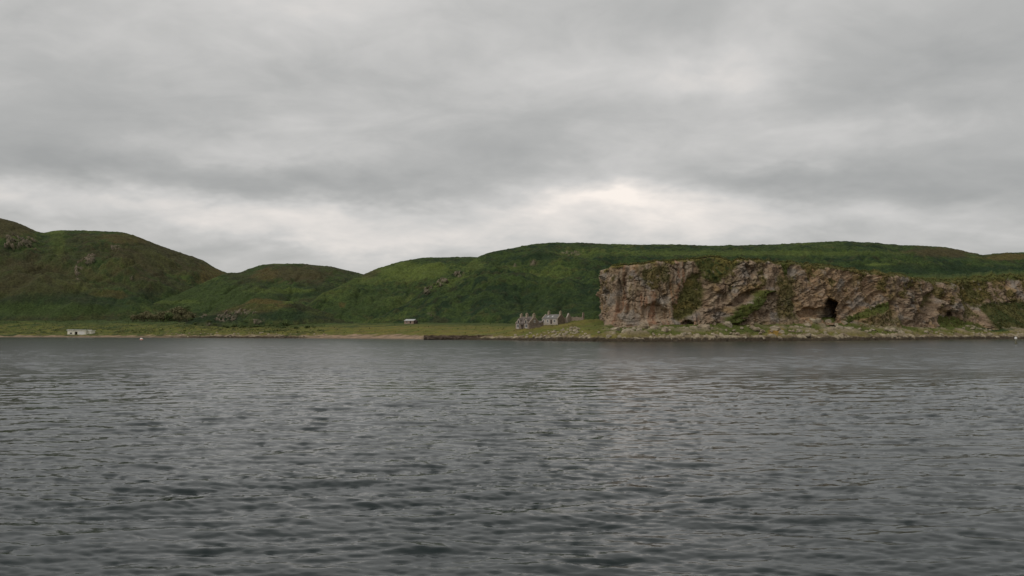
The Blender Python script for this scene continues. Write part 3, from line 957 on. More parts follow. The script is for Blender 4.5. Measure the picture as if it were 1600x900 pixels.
tcx = np.zeros(TZ.shape + (3,)) + np.array([0.075, 0.088, 0.020])
tcx = mixc(tcx, [0.145, 0.118, 0.034], smooth(-0.2, 0.5, nn) * 0.7 * (1 - 0.6 * smooth(1180, 1240, ppx)))
tcx = mixc(tcx, C_BRACKEN, smooth(8, 22, wv + 8 * nn) * 0.9)
top_ob = grid_object('headland_top', np.stack([TX, TY, TZ], -1), tcx, M_HILL)
top_ob['kind'] = 'structure'
top_ob['label'] = 'grassy top of the headland above the cliff'


# ragged grass tufts along the lip, the ledges and the rough ground by the shore
def tufts(name, label, pts, sizes, seed, mat):
    r_ = np.random.default_rng(seed)
    n = len(pts)
    B_ = 5
    ang = r_.uniform(0, 2 * np.pi, (n, B_))
    lean = r_.uniform(0.15, 0.8, (n, B_))
    hgt = sizes[:, None] * r_.uniform(0.6, 1.15, (n, B_))
    wid = sizes[:, None] * r_.uniform(0.16, 0.3, (n, B_))
    base_ = pts[:, None, :] + np.stack([np.cos(ang), np.sin(ang), 0 * ang], -1) * 0.12 * sizes[:, None, None] - np.array([0, 0, 0.08])
    side = np.stack([-np.sin(ang), np.cos(ang), 0 * ang], -1) * wid[..., None]
    tip = base_ + np.stack([np.cos(ang) * lean, np.sin(ang) * lean, 1 - 0.4 * lean], -1) * hgt[..., None]
    V_ = np.stack([base_ - side, base_ + side, tip], 2).reshape(-1, 3)
    me = bpy.data.meshes.new(name)
    nf = n * B_
    me.vertices.add(nf * 3)
    me.vertices.foreach_set('co', V_.reshape(-1).astype(np.float32))
    me.loops.add(nf * 3)
    me.loops.foreach_set('vertex_index', np.arange(nf * 3, dtype=np.int32))
    me.polygons.add(nf)
    me.polygons.foreach_set('loop_start', (np.arange(nf) * 3).astype(np.int32))
    me.update(calc_edges=True)
    me.materials.append(mat)
    ob = bpy.data.objects.new(name, me)
    COL.objects.link(ob)
    ob['kind'] = 'stuff'
    ob['label'] = label
    return ob


M_TUFT = plain_mat('coarse_grass_blades', (0.125, 0.118, 0.040), 0.95, 0.12, 0.55)
M_TUFT2 = plain_mat('rank_green_growth', (0.075, 0.095, 0.028), 0.95, 0.1, 0.55)
CP_ = np.stack([CXg, CYg, ZC], -1)
gsel = np.argwhere((grass > 0.55) & (rng.random(grass.shape) < 0.085) & (front > 0.5))
gp = CP_[gsel[:, 0], gsel[:, 1]]
lp = np.stack([TX, TY, TZ], -1)[1:9].reshape(-1, 3)
lp = lp[rng.random(len(lp)) < 0.35]
gp = np.concatenate([gp, lp])
tufts('cliff_grass', 'ragged grass tufts on the ledges and lip of the cliff', gp, rng.uniform(0.4, 1.0, len(gp)), 5, M_TUFT)
pm = (PK > 2.1) & (PK < 3.95) & (rng.random(PK.shape) < (0.05 + 0.10 * (tuss > 0.3)) * (1 - 0.85 * smooth(440, 540, QX))) & (QX < 945)
pp = np.stack([PX, PY, PZ], -1)[pm]
tufts('shore_grass', 'rough grass and rushes on the flat ground behind the shore', pp, rng.uniform(0.35, 0.95, len(pp)), 6, M_TUFT2)
pm = (PK > 1.9) & (PK < 3.9) & (rng.random(PK.shape) < 0.05) & (QX >= 945) & (scree < 0.4)
pp = np.stack([PX, PY, PZ], -1)[pm]
tufts('slope_grass', 'rough grass on the slope between cliff and foreshore', pp, rng.uniform(0.3, 0.8, len(pp)), 7, M_TUFT)

# ---------------------------------------------------------------- small mesh builder for made things
class MB:
    def __init__(self):
        self.v, self.f = [], []

    def box(self, x0, x1, y0, y1, z0, z1):
        b = len(self.v)
        self.v += [(x0, y0, z0), (x1, y0, z0), (x1, y1, z0), (x0, y1, z0), (x0, y0, z1), (x1, y0, z1), (x1, y1, z1), (x0, y1, z1)]
        self.f += [tuple(b + i for i in q) for q in ((0, 3, 2, 1), (4, 5, 6, 7), (0, 1, 5, 4), (1, 2, 6, 5), (2, 3, 7, 6), (3, 0, 4, 7))]
        return self

    def poly_prism(self, pts, axis, a0, a1):
        """extrude a closed outline of (p, q) along an axis: 'x' -> (a, p, q), 'y' -> (p, a, q), 'z' -> (p, q, a)"""
        b = len(self.v)
        n = len(pts)
        for a in (a0, a1):
            for (p, q) in pts:
                self.v.append({'x': (a, p, q), 'y': (p, a, q), 'z': (p, q, a)}[axis])
        self.f.append(tuple(b + i for i in range(n)))
        self.f.append(tuple(b + n + i for i in reversed(range(n))))
        for i in range(n):
            j = (i + 1) % n
            self.f.append((b + i, b + n + i, b + n + j, b + j))
        return self

    def lathe(self, prof, n=12, cx=0, cy=0):
        b = len(self.v)
        for (r, z) in prof:
            for k in range(n):
                a = 2 * math.pi * k / n
                self.v.append((cx + r * math.cos(a), cy + r * math.sin(a), z))
        for i in range(len(prof) - 1):
            for k in range(n):
                k2 = (k + 1) % n
                self.f.append((b + i * n + k, b + i * n + k2, b + (i + 1) * n + k2, b + (i + 1) * n + k))
        self.f.append(tuple(b + k for k in reversed(range(n))))
        self.f.append(tuple(b + (len(prof) - 1) * n + k for k in range(n)))
        return self

    def tube(self, p0, p1, r0, r1, n=6):
        p0, p1 = np.array(p0, float), np.array(p1, float)
        d = p1 - p0
        d /= np.linalg.norm(d)
        a = np.cross(d, [0.3, 0.8, 0.5])
        a /= np.linalg.norm(a)
        c_ = np.cross(d, a)
        b = len(self.v)
        for (p, r) in ((p0, r0), (p1, r1)):
            for k in range(n):
                t = 2 * math.pi * k / n
                self.v.append(tuple(p + r * (math.cos(t) * a + math.sin(t) * c_)))
        for k in range(n):
            k2 = (k + 1) % n
            self.f.append((b + k, b + k2, b + n + k2, b + n + k))
        self.f.append(tuple(b + n + k for k in range(n)))
        self.f.append(tuple(b + k for k in reversed(range(n))))
        return self

    def mesh(self, name, mat, smooth_=False):
        me = bpy.data.meshes.new(name)
        me.from_pydata(self.v, [], self.f)
        me.materials.append(mat)
        if smooth_:
            me.polygons.foreach_set('use_smooth', [True] * len(me.polygons))
        me.update()
        return me

    def build(self, name, mat, parent=None, smooth_=False, loc=None):
        ob = bpy.data.objects.new(name, self.mesh(name, mat, smooth_))
        COL.objects.link(ob)
        if parent:
            ob.parent = parent
        if loc:
            ob.location = loc
        return ob


def thing(name, label, cat, loc, rz=0.0, group=None):
    o = bpy.data.objects.new(name, None)
    o.empty_display_size = 0.5
    COL.objects.link(o)
    o.location = loc
    o.rotation_euler = (0, 0, rz)
    tag(o, label, cat, group)
    return o


def tag(o, label, cat, group=None):
    o['label'] = label
    o['category'] = cat
    if group:
        o['group'] = group


def window(parent, x, z, wd, ht, y, frame=M_WHITE, side=-1):
    """a window on a wall whose outer face lies at y, looking towards side*y"""
    m_ = MB()
    a, b_ = (y + side * 0.07, y - side * 0.02)
    y0, y1 = min(a, b_), max(a, b_)
    fw = 0.16
    m_.box(x - wd / 2 - fw, x - wd / 2, y0, y1, z, z + ht)
    m_.box(x + wd / 2, x + wd / 2 + fw, y0, y1, z, z + ht)
    m_.box(x - wd / 2 - fw, x + wd / 2 + fw, y0, y1, z + ht, z + ht + fw)
    m_.box(x - wd / 2 - fw - 0.05, x + wd / 2 + fw + 0.05, min(y0, y1 + side * 0.14), y1, z - 0.14, z)
    m_.box(x - 0.045, x + 0.045, y0, y1, z, z + ht)
    w_ = m_.build('window', frame, parent)
    g_ = MB()
    e = y + side * 0.03
    g_.box(x - wd / 2, x + wd / 2, min(e, y - side * 0.02), max(e, y - side * 0.02), z + 0.003, z + ht - 0.003)
    g_.build('pane', M_GLASS, w_)
    return w_


def chimney(parent, x, y, zb, zt_, wx=0.9, wy=0.6, pots=2):
    m_ = MB()
    m_.box(x - wx / 2, x + wx / 2, y - wy / 2, y + wy / 2, zb, zt_ - 0.18)
    m_.box(x - wx / 2 - 0.08, x + wx / 2 + 0.08, y - wy / 2 - 0.08, y + wy / 2 + 0.08, zt_ - 0.18, zt_)
    c_ = m_.build('chimney', M_CHIM, parent)
    for k in range(pots):
        px_ = x + (k - (pots - 1) / 2) * 0.42
        MB().lathe([(0.15, zt_), (0.13, zt_ + 0.1), (0.11, zt_ + 0.4), (0.14, zt_ + 0.42), (0.14, zt_ + 0.48)], 8, px_, y).build('chimney_pot', M_CLAY, c_)
    return c_


def gabled(root, L, Dp, eave, ridge, wall_mat, roof_mat, over=0.18, x0=None):
    """walls with two gables and a two-sided roof; ridge along local x, front towards -y"""
    h = L / 2
    MB().poly_prism([(-Dp / 2, -1.2), (Dp / 2, -1.2), (Dp / 2, eave), (0, ridge), (-Dp / 2, eave)], 'x', -h, h).build('wall', wall_mat, root)
    t_ = 0.16
    sl = (ridge - eave) / (Dp / 2)
    for sgn in (-1, 1):
        yo = sgn * (Dp / 2 + over)
        zo = eave - over * sl
        pts = [(sgn * 0.0, ridge + 0.02), (sgn * 0.0, ridge + 0.02 + t_), (yo, zo + 0.02 + t_), (yo, zo + 0.02)]
        MB().poly_prism(pts, 'x', -h + 0.12, h - 0.12).build('roof', roof_mat, root)
    # raised gable copings (skews)
    for e in (-h, h):
        s_ = 1 if e > 0 else -1
        a0, a1 = sorted((e - s_ * 0.30, e + s_ * 0.04))
        for sgn in (-1, 1):
            yo = sgn * (Dp / 2 + 0.05)
            MB().poly_prism([(0, ridge + 0.05), (0, ridge + 0.36), (yo, eave + 0.26), (yo, eave - 0.05)], 'x', a0, a1).build('gable_coping', M_CHIM, root)


def locate(px, py, Y):
    X, Z = at(px, py, Y)
    return X, Y, Z


# ---------------------------------------------------------------- cottages
X, Y, Z = locate(824.5, 514.6, 374)
Y += 5.6
X = X * Y / (Y - 5.6)
hz = Z + 0.1
house = thing('cottage', 'stone cottage with two white dormers and three chimneys nearest the beach', 'cottage', (X, Y, hz), math.radians(-43))
gabled(house, 8.6, 7.6, 2.75, 5.75, M_STONE, M_SLATE2)
window(house, -2.7, 0.75, 1.15, 1.5, -3.8)
window(house, 2.6, 0.75, 1.15, 1.5, -3.8)
for bx_ in (-2.7, 2.6):
    m_ = MB()
    m_.box(bx_ - 0.9, bx_ - 0.73, -4.0, -3.8, 0.1, 2.55)
    m_.box(bx_ + 0.73, bx_ + 0.9, -4.0, -3.8, 0.1, 2.55)
    m_.box(bx_ - 0.73, bx_ + 0.73, -3.95, -3.8, 0.05, 0.6)
    m_.build('window_surround', M_PALE, house)
d_ = MB()
d_.box(-0.5, 0.5, -3.87, -3.79, 0.0, 2.0)
dd = d_.build('door', M_DARKW, house)
MB().box(0.30, 0.38, -3.92, -3.87, 0.95, 1.05).build('handle', M_CLAY, dd)
m_ = MB()
m_.poly_prism([(-0.95, 2.1), (0.95, 2.1), (0.95, 2.25), (0, 2.85), (-0.95, 2.25)], 'y', -4.7, -3.8)
m_.box(-0.9, -0.75, -4.65, -4.5, -0.2, 2.1)
m_.box(0.75, 0.9, -4.65, -4.5, -0.2, 2.1)
m_.build('porch', M_SLATE2, house)
for dx_ in (-2.3, 2.3):
    m_ = MB()
    m_.poly_prism([(dx_ - 0.8, 2.5), (dx_ + 0.8, 2.5), (dx_ + 0.8, 4.3), (dx_, 5.1), (dx_ - 0.8, 4.3)], 'y', -3.86, -0.6)
    dm = m_.build('dormer', M_PALE, house)
    for sgn in (-1, 1):
        MB().poly_prism([(dx_, 5.12), (dx_, 5.26), (dx_ + sgn * 0.98, 4.28), (dx_ + sgn * 0.98, 4.14)], 'y', -4.02, -0.5).build('dormer_roof', M_SLATE2, dm)
    MB().box(dx_ - 0.42, dx_ + 0.42, -3.93, -3.8, 2.95, 4.1).build('pane', M_GLASS, dm)
chimney(house, 3.95, 0, 5.0, 7.1, 0.8, 1.3, 2)
chimney(house, -0.4, 0, 5.3, 7.3, 0.95, 1.1, 2)
chimney(house, -3.95, 0, 5.0, 7.1, 0.8, 1.3, 2)
window(house, 0, 3.2, 0.7, 0.9, 0, M_WHITE).matrix_local = __import__('mathutils').Matrix.Translation((4.3, 0.0, 0)) @ __import__('mathutils').Matrix.Rotation(math.radians(90), 4, 'Z')

X, Y, Z = locate(864.5, 508.5, 384)
Y += 4.0
X = X * Y / (Y - 4.0)
house2 = thing('cottage', 'long low slate roofed cottage with two end chimneys on the grassy rise', 'cottage', (X, Y, Z + 0.75), math.radians(-40))
gabled(house2, 9.6, 5.6, 2.45, 4.45, M_STONE, M_SLATE)
MB().box(-4.7, 4.7, -2.86, -2.78, -0.4, 2.25).build('front_render', M_PALE, house2)
for wx0, ww in ((-3.6, 0.8), (-1.2, 0.8), (2.9, 1.0)):
    window(house2, wx0, 0.8, ww, 1.15, -2.87)
d_ = MB()
d_.box(0.45, 1.35, -2.93, -2.86, 0.0, 2.0)
dd = d_.build('door', M_DARKW, house2)
MB().box(0.55, 0.63, -2.99, -2.93, 0.95, 1.05).build('handle', M_CLAY, dd)
chimney(house2, 4.4, 0, 3.8, 5.9, 0.75, 1.3, 2)
chimney(house2, -2.6, 0, 3.9, 6.0, 0.8, 1.2, 2)
s_l = (4.45 - 2.45) / 2.8
for wx0 in (-2.2, 0.4):
    m_ = MB()
    z_a, z_b = 2.45 + 0.8 * s_l + 0.19, 2.45 + 1.7 * s_l + 0.19
    m_.poly_prism([(-2.0, z_a), (-2.0, z_a + 0.09), (-1.1, z_b + 0.09), (-1.1, z_b)], 'x', wx0, wx0 + 0.75)
    m_.build('rooflight', M_TIN, house2)

# lean-to byre between the cottages
X, Y, Z = locate(838, 511.5, 380)
byre = thing('outbuilding', 'low brown roofed outbuilding tucked between the two cottages', 'outbuilding', (X, Y + 1.2, Z + 0.3), math.radians(-40))
MB().poly_prism([(-1.7, -1.0), (1.7, -1.0), (1.7, 2.6), (-1.7, 1.35)], 'x', -3.1, 3.1).build('wall', M_STONE, byre)
MB().poly_prism([(-1.95, 1.29), (-1.95, 1.42), (1.85, 2.82), (1.85, 2.69)], 'x', -3.25, 3.25).build('roof', M_SLATE2, byre)
MB().box(-0.5, 0.4, -1.76, -1.69, -0.1, 1.15).build('door', M_DARKW, byre)


def rubble_wall(name, label, p0, p1, h, th, mat, seed, cat='wall', gap=None, n=26):
    """a field-stone wall standing on the ground between two points, its top uneven; each course stepped"""
    r = random.Random(seed)
    m_ = MB()
    (xa, ya), (xb, yb) = p0, p1
    Lw = math.hypot(xb - xa, yb - ya)
    ang = math.atan2(yb - ya, xb - xa)
    z0 = float(ground_z((xa + xb) / 2, (ya + yb) / 2)[0])
    for i in range(n):
        t0, t1 = i / n * Lw, (i + 1) / n * Lw
        tm = (t0 + t1) / 2
        gz = float(ground_z(xa + math.cos(ang) * tm, ya + math.sin(ang) * tm)[0]) - z0
        hh = h * (0.82 + 0.3 * r.random())
        j = 0.06 * r.uniform(-1, 1)
        m_.box(t0 - 0.02 * (i % 2), t1 + 0.02 * (i % 2), -th / 2 + j, th / 2 + j, gz - 0.8, gz + hh)
    o = m_.build(name, mat)
    o.location = (xa, ya, z0)
    o.rotation_euler = (0, 0, ang)
    tag(o, label, cat)
    return o


X1, Y1, _ = locate(826, 513, 372)
X2, Y2, _ = locate(846, 509.5, 377)
rubble_wall('garden_wall', 'low pale stone garden wall in front of the brown outbuilding', (X1, Y1), (X2, Y2), 0.9, 0.5, M_STONE, 4)

# ruined steading on the bank to the right of the cottages
X, Y, Z = locate(888.5, 501.0, 388)
ruin = thing('ruin', 'roofless stone ruin with a pale standing gable beside the low cottage', 'ruin', (X, Y, Z), math.radians(-35))
MB().poly_prism([(-1.9, -1), (1.9, -1), (1.9, 1.7), (1.0, 2.6), (0.35, 3.5), (-0.2, 3.6), (-0.5, 3.1), (-1.3, 2.2), (-1.9, 1.5)], 'x', -0.3, 0.3).build('gable', M_PALE, ruin)
MB().poly_prism([(-3.4, -1), (0, -1), (0, 1.6), (-0.6, 1.5), (-1.1, 1.0), (-2.1, 1.3), (-2.7, 0.8), (-3.4, 1.2)], 'y', -1.9, -1.4).build('wall', M_STONE, ruin)
MB().poly_prism([(0.3, -1), (7.4, -1), (7.4, 1.1), (6.2, 1.6), (4.8, 1.5), (3.5, 1.9), (2.2, 1.6), (1.1, 1.9), (0.3, 1.5)], 'y', 1.4, 1.9).build('wall', M_STONE, ruin)
X, Y, Z = locate(911, 497.5, 386)
pil = MB()
for i, (ww, z0_, z1_) in enumerate(((0.95, -0.8, 0.8), (0.88, 0.8, 1.7), (0.80, 1.7, 2.6), (0.70, 2.6, 3.3))):
    pil.box(-ww / 2 + 0.03 * i, ww / 2 + 0.02 * (i % 2), -ww / 2, ww / 2 - 0.04 * (i % 2), z0_ - 0.01 * i, z1_)
po = pil.build('stone_pillar', M_STONE)
po.location = (X, Y, float(ground_z(X, Y)[0]) + 0.1)
po.rotation_euler = (0, 0.03, 0.5)
tag(po, 'lone stone chimney stub standing on the bank right of the ruin', 'pillar')

# ---------------------------------------------------------------- flat-roofed boathouse on the left shore
X, Y, Z = locate(119.5, 523.8, 530)
bh = thing('boathouse', 'low cream flat roofed building with a dark doorway on the left shore', 'boathouse', (X, Y + 3, 0.9), math.radians(-2))
bh.scale = (1.0, 1.0, 1.15)
m_ = MB()
m_.box(-6.0, -1.25, -3.0, 3.6, -1.0, 3.15)
m_.box(0.75, 6.2, -3.0, 3.6, -1.0, 3.15)
m_.box(-1.25, 0.75, -2.0, 3.6, -1.0, 3.15)
m_.box(-1.25, 0.75, -3.0, -2.0, 2.35, 3.15)
m_.build('wall', M_CREAM, bh)
MB().poly_prism([(-6.35, 3.15), (6.5, 3.15), (6.5, 3.5), (-6.35, 3.62)], 'y', -3.4, 4.0).build('roof', M_FLAT, bh)
MB().box(-1.2, 0.7, -2.08, -2.0, -0.2, 2.32).build('door', M_DARKW, bh)
window(bh, -3.6, 1.1, 1.5, 0.9, -3.0, M_CREAM)
MB().box(1.5, 5.4, -3.06, -3.0, 0.2, 2.5).build('panel', M_WHITE, bh)
m_ = MB()
m_.poly_prism([(6.2, -0.6), (8.9, 0.8), (8.9, 2.9), (6.2, 2.9)], 'y', -1.2, 3.4)
m_.build('annexe', M_CREAM, bh)
MB().poly_prism([(6.52, 2.9), (9.2, 2.9), (9.2, 3.15), (6.52, 3.2)], 'y', -1.5, 3.7).build('annexe_roof', M_FLAT, bh)

# ---------------------------------------------------------------- small hut in the bracken
X, Y, Z = locate(640.5, 504.6, 500)
hut = thing('hut', 'small lone hut with a pale roof at the foot of the green hill', 'hut', (X, Y, float(ground_z(X, Y)[0]) + 0.3), math.radians(-14))
hut.scale = (0.92, 0.92, 0.85)
MB().poly_prism([(-1.9, -1.2), (1.9, -1.2), (1.9, 2.9), (-1.9, 1.9)], 'x', -3.3, 3.3).build('wall', plain_mat('pinkish_brick', (0.33, 0.24, 0.19), 0.95, 1.5, 0.3), hut)
MB().poly_prism([(-2.2, 1.84), (-2.2, 1.98), (2.1, 3.12), (2.1, 2.98)], 'x', -3.55, 3.55).build('roof', M_TIN, hut)
MB().box(0.6, 1.5, -1.97, -1.89, -0.1, 1.6).build('door', M_DARKW, hut)
window(hut, -1.5, 0.6, 0.9, 0.8, -1.9, M_PALE)
m_ = MB()
m_.poly_prism([(-1.4, -1.2), (1.6, -1.2), (1.6, 2.3), (-1.4, 1.5)], 'x', 3.3, 5.0)
m_.build('lean_to', M_DARKW, hut)

# ---------------------------------------------------------------- dark sea wall
r = random.Random(12)
Xa, _ = at(662, 528, 378)
Xb, _ = at(789, 528, 371)
NSW, RSW = 300, 26
uu = np.linspace(0, 1, NSW)
xs = Xa + (Xb - Xa) * uu
ys = 378 + (371 - 378) * uu
zb = np.linspace(-0.8, 2.15, RSW)[:, None]
wl_u = np.broadcast_to(uu * (Xb - Xa), (RSW, NSW))
f1, f2, cid = worley(wl_u / 0.8, zb / 0.42 + 0 * wl_u, 990)
outw = (cid - 0.5) * 0.30 - 0.16 * (1 - smooth(0.02, 0.2, f2 - f1)) + 0.35 * fbm(wl_u / 6, zb / 2 + 0 * wl_u, 3, 991)
ztop = 0.30 * fbm(wl_u / 4, wl_u * 0, 3, 992)
Vf = np.stack([np.broadcast_to(xs, (RSW, NSW)), ys - outw + 0.22 * zb, zb + ztop * (zb / 2.15)], -1)
Vt = np.stack([np.broadcast_to(xs, (3, NSW)), ys + np.array([1.2, 3.0, 7.0])[:, None], np.broadcast_to(Vf[-1, :, 2], (3, NSW)) + np.array([0.02, -0.1, -1.2])[:, None]], -1)
Vsw = np.concatenate([Vf, Vt], 0)
csw = np.zeros(Vsw.shape[:2] + (3,)) + np.array([0.085, 0.062, 0.046])
csw[:RSW] = mixc(csw[:RSW], [0.14, 0.105, 0.08], smooth(0.55, 0.9, cid))
csw[:RSW] = mixc(csw[:RSW], [0.028, 0.022, 0.016], (1 - smooth(0.3, 0.9, zb + 0.4 * (cid - 0.5))) * 0.8)
csw[RSW - 3:] = mixc(csw[RSW - 3:], [0.16, 0.13, 0.05], np.full(csw[RSW - 3:].shape[:2], 0.55))
sw = grid_object('sea_wall', Vsw, csw, M_PLAIN)
tag(sw, 'dark brown stone sea wall at the water between sandy beach and boulders', 'sea wall')

# ---------------------------------------------------------------- mooring buoy and marker post
X, Y = at(221, 531, 372)[0], 372
buoy = thing('mooring_buoy', 'round orange and white mooring buoy floating off the left shore', 'buoy', (X, Y, 0.05))
pr = [(0.02 + 0.68 * math.sin(math.pi * k / 14), -0.68 * math.cos(math.pi * k / 14) + 0.2) for k in range(15)]
MB().lathe(pr[:8], 16).build('hull', M_BUOY, buoy, True)
MB().lathe([(a_, b_ + 0.003) for (a_, b_) in pr[7:]], 16).build('cap', M_BUOYW, buoy, True)
MB().lathe([(0.06, 0.86), (0.16, 0.93), (0.16, 1.02), (0.06, 1.1)], 10).build('eye', M_DARKW, buoy, True)

X, Y = at(1587.5, 537.5, 251)[0], 251
post = thing('marker_post', 'weedy timber marker post with a white top standing in the sea', 'post', (X, Y, 0))
MB().lathe([(0.36, -1.2), (0.34, 0.0), (0.30, 0.5), (0.26, 1.1), (0.25, 1.55)], 12).build('pile', M_PILE, post, True)
MB().lathe([(0.30, 1.55), (0.36, 1.60), (0.36, 2.05), (0.28, 2.18), (0.10, 2.24)], 12).build('topmark', M_WHITE, post)

# ---------------------------------------------------------------- boulders
def boulder_mesh(name, seed, mat, nlat=9, nlon=13):
    r_ = np.random.default_rng(seed)
    planes = r_.normal(size=(11, 3))
    planes /= np.linalg.norm(planes, axis=1)[:, None]
    dist = r_.uniform(0.62, 0.95, 11)
    vv, ff = [], []
    for i in range(nlat + 1):
        th = math.pi * i / nlat
        for k in range(nlon):
            ph = 2 * math.pi * (k + 0.5 * (i % 2)) / nlon
            d = np.array([math.sin(th) * math.cos(ph), math.sin(th) * math.sin(ph), math.cos(th)])
            rad = 1.0
            dots = planes @ d
            for dp, ds in zip(dots, dist):
                if dp > 1e-3:
                    rad = min(rad, ds / dp)
            vv.append(tuple(d * rad * (1 + 0.05 * r_.normal())))
    for i in range(nlat):
        for k in range(nlon):
            k2 = (k + 1) % nlon
            ff.append((i * nlon + k, i * nlon + k2, (i + 1) * nlon + k2, (i + 1) * nlon + k))
    me = bpy.data.meshes.new(name)
    me.from_pydata(vv, [], ff)
    me.materials.append(mat)
    me.update()
    return me


BM = [boulder_mesh('boulder', 50 + i, M_BOULD) for i in range(5)]
BR = [boulder_mesh('shore_rock', 70 + i, M_BOULD2) for i in range(4)]
rb = random.Random(31)


def put_boulder(name, mesh, px, Y, size, label, group, cat='boulder', sink=0.3, zadd=0.0):
    X = sofpx(px, 520) * Y
    z = float(ground_z(X, Y)[0]) + zadd
    o = bpy.data.objects.new(name, mesh)
    COL.objects.link(o)
    sc_ = (size * rb.uniform(0.75, 1.25), size * rb.uniform(0.7, 1.1), size * rb.uniform(0.5, 0.85))
    o.scale = sc_
    o.location = (X, Y, z + sc_[2] * (1 - 2 * sink) * 0.5)
    o.rotation_euler = (rb.uniform(-0.3, 0.3), rb.uniform(-0.3, 0.3), rb.uniform(0, 6.28))
    tag(o, label, cat, group)
    return o


def shore_depth(px):
    s_ = sofpx(px, 520)
    return float(np.interp(s_, _rows[:, 0], _rows[:, 3]))


# heap of pale boulders below the cottages
heap = [(862, 519), (858, 522), (867, 517), (871, 520), (880, 517.5), (886, 520), (875, 524), (883, 524), (865, 525), (892, 518), (897, 523), (893, 514), (899, 512.5),
        (889, 525), (902, 520), (906, 524), (911, 526), (851, 521), (846, 524), (852, 526), (840, 524), (829, 521), (824, 524), (834, 526), (818, 525), (812, 527),
        (805, 525), (895, 527), (872, 527.5), (859, 528), (846, 528), (880, 514.5), (887, 515), (903, 515), (915, 522), (899, 518), (866, 521), (877, 521),
        (893, 521.5), (869, 523), (856, 518), (823, 527.5), (839, 528), (801, 528.5), (790, 528), (910, 519)]
for i, (bpx, bpy_) in enumerate(heap):
    Ys = shore_depth(bpx)
    lo_, hi_ = Ys + 0.5, Ys + 45
    for _ in range(30):       # find where the turf or beach lies at this height in view
        mid = (lo_ + hi_) / 2
        zz = float(ground_z(sofpx(bpx, 520) * mid, mid)[0])
        if pxof(sofpx(bpx, 520) * mid, mid, zz)[1] > bpy_:
            lo_ = mid
        else:
            hi_ = mid
    put_boulder('boulder', BM[i % 5], bpx, lo_, rb.uniform(0.55, 1.15) * (1.15 if 860 < bpx < 905 else 0.85),
                'pale angular boulder in the heap on the shore below the cottages', 'pale boulders below the cottages', sink=0.2)
ob = put_boulder('boulder', BM[1], 935.5, shore_depth(935) + 14, 0.75, 'small pale boulder alone on the turf left of the cliff foot', None, sink=0.1)
# rocks along the foot of the headland
for i in range(95):
    bpx = 945 + (1600 - 945) * (i + rb.random()) / 95
    Ys = shore_depth(bpx)
    big = 1425 > bpx > 1225
    put_boulder('shore_rock', (BM if rb.random() < 0.6 else BR)[i % 4], bpx, Ys + rb.uniform(2.0, 17 if big else 12), (0.25 + rb.uniform(0.4, 1.1) ** 2) * (1.2 if big else 1.0),
                'weathered pale brown rock on the foreshore below the cliff', 'rocks along the cliff foreshore', 'rock', sink=0.25)
for i in range(34):
    bpx = 1240 + 170 * (i + rb.random()) / 34
    Ys = shore_depth(bpx)
    put_boulder('fallen_rock', BM[i % 5], bpx, Ys + rb.uniform(14, 36), rb.uniform(0.5, 1.15) ** 2 * 1.6 + 0.2, 'pale fallen rock on the grassy slope below the large cave',
                'fallen rocks below the large cave', 'rock', sink=0.25)
for i in range(28):
    bpx = 958 + 260 * (i + rb.random()) / 28
    Ys = shore_depth(bpx)
    put_boulder('fallen_rock', (BM + BR)[i % 9], bpx, Ys + rb.uniform(16, 34), rb.uniform(0.5, 1.2) ** 2 * 1.9 + 0.2, 'weathered fallen rock on the turf below the left half of the cliff',
                'fallen rocks below the left half of the cliff', 'rock', sink=0.3)
for i in range(9):
    bpx = (1506, 1512, 1520, 1523, 1532, 1541, 1561, 1564, 1547)[i]
    Ys = shore_depth(bpx)
    put_boulder('fallen_rock', BM[i % 5], bpx, Ys + (22, 26, 20, 24, 17, 16, 30, 29, 14)[i], (1.0, 1.2, 1.1, 0.9, 1.0, 0.8, 1.0, 0.8, 0.7)[i],
                'pale fallen rock in the dark bracken near the right edge', 'fallen rocks near the right edge', 'rock', sink=0.2, zadd=0.3)
# stones along the low shore on the left
for i in range(46):
    bpx = 255 + 260 * (i + rb.random()) / 46
    Ys = shore_depth(bpx)
    put_boulder('shore_rock', (BR + BM)[i % 7], bpx, Ys + rb.uniform(1.5, 15), rb.uniform(0.4, 0.95), 'low rock on the shingle below the rocky knoll',
                'rocks on the left shore', 'rock', sink=0.3)
# dark weed-covered reefs at the left water's edge
for k, (pa, pb, zt_) in enumerate(((335, 372, 1.7), (420, 478, 1.5))):
    na, nr_ = 90, 26
    uu = np.linspace(0, 1, na)
    Ysd = np.array([shore_depth(pa + (pb - pa) * q) for q in uu])
    vv_ = np.linspace(0, 1, nr_)[:, None]
    YY = Ysd + 0.5 + 9 * vv_
    XX = np.array([sofpx(pa + (pb - pa) * q, 520) for q in uu]) * YY
    arch = np.clip(np.sin(np.pi * uu), 0, 1) ** 0.5 * np.clip(np.sin(np.pi * vv_), 0, 1) ** 0.5
    f1, f2, cid = worley(XX / 1.6, YY / 1.4, 600 + k)
    ZZ = -0.4 + arch * (zt_ + 0.7 * fbm(XX / 4, YY / 3, 3, 610) + 0.7 * (cid - 0.4) * smooth(0, 0.2, f2 - f1))
    cc = np.zeros(ZZ.shape + (3,)) + np.array([0.040, 0.032, 0.022])
    cc = mixc(cc, [0.09, 0.07, 0.05], smooth(0.6, 0.9, cid))
    rf = grid_object('reef', np.stack([XX, YY, ZZ], -1), cc, M_PLAIN)
    tag(rf, ('smaller dark weedy reef at the water below the rocky knoll', 'longer dark weedy reef at the water right of the knoll')[k], 'reef')

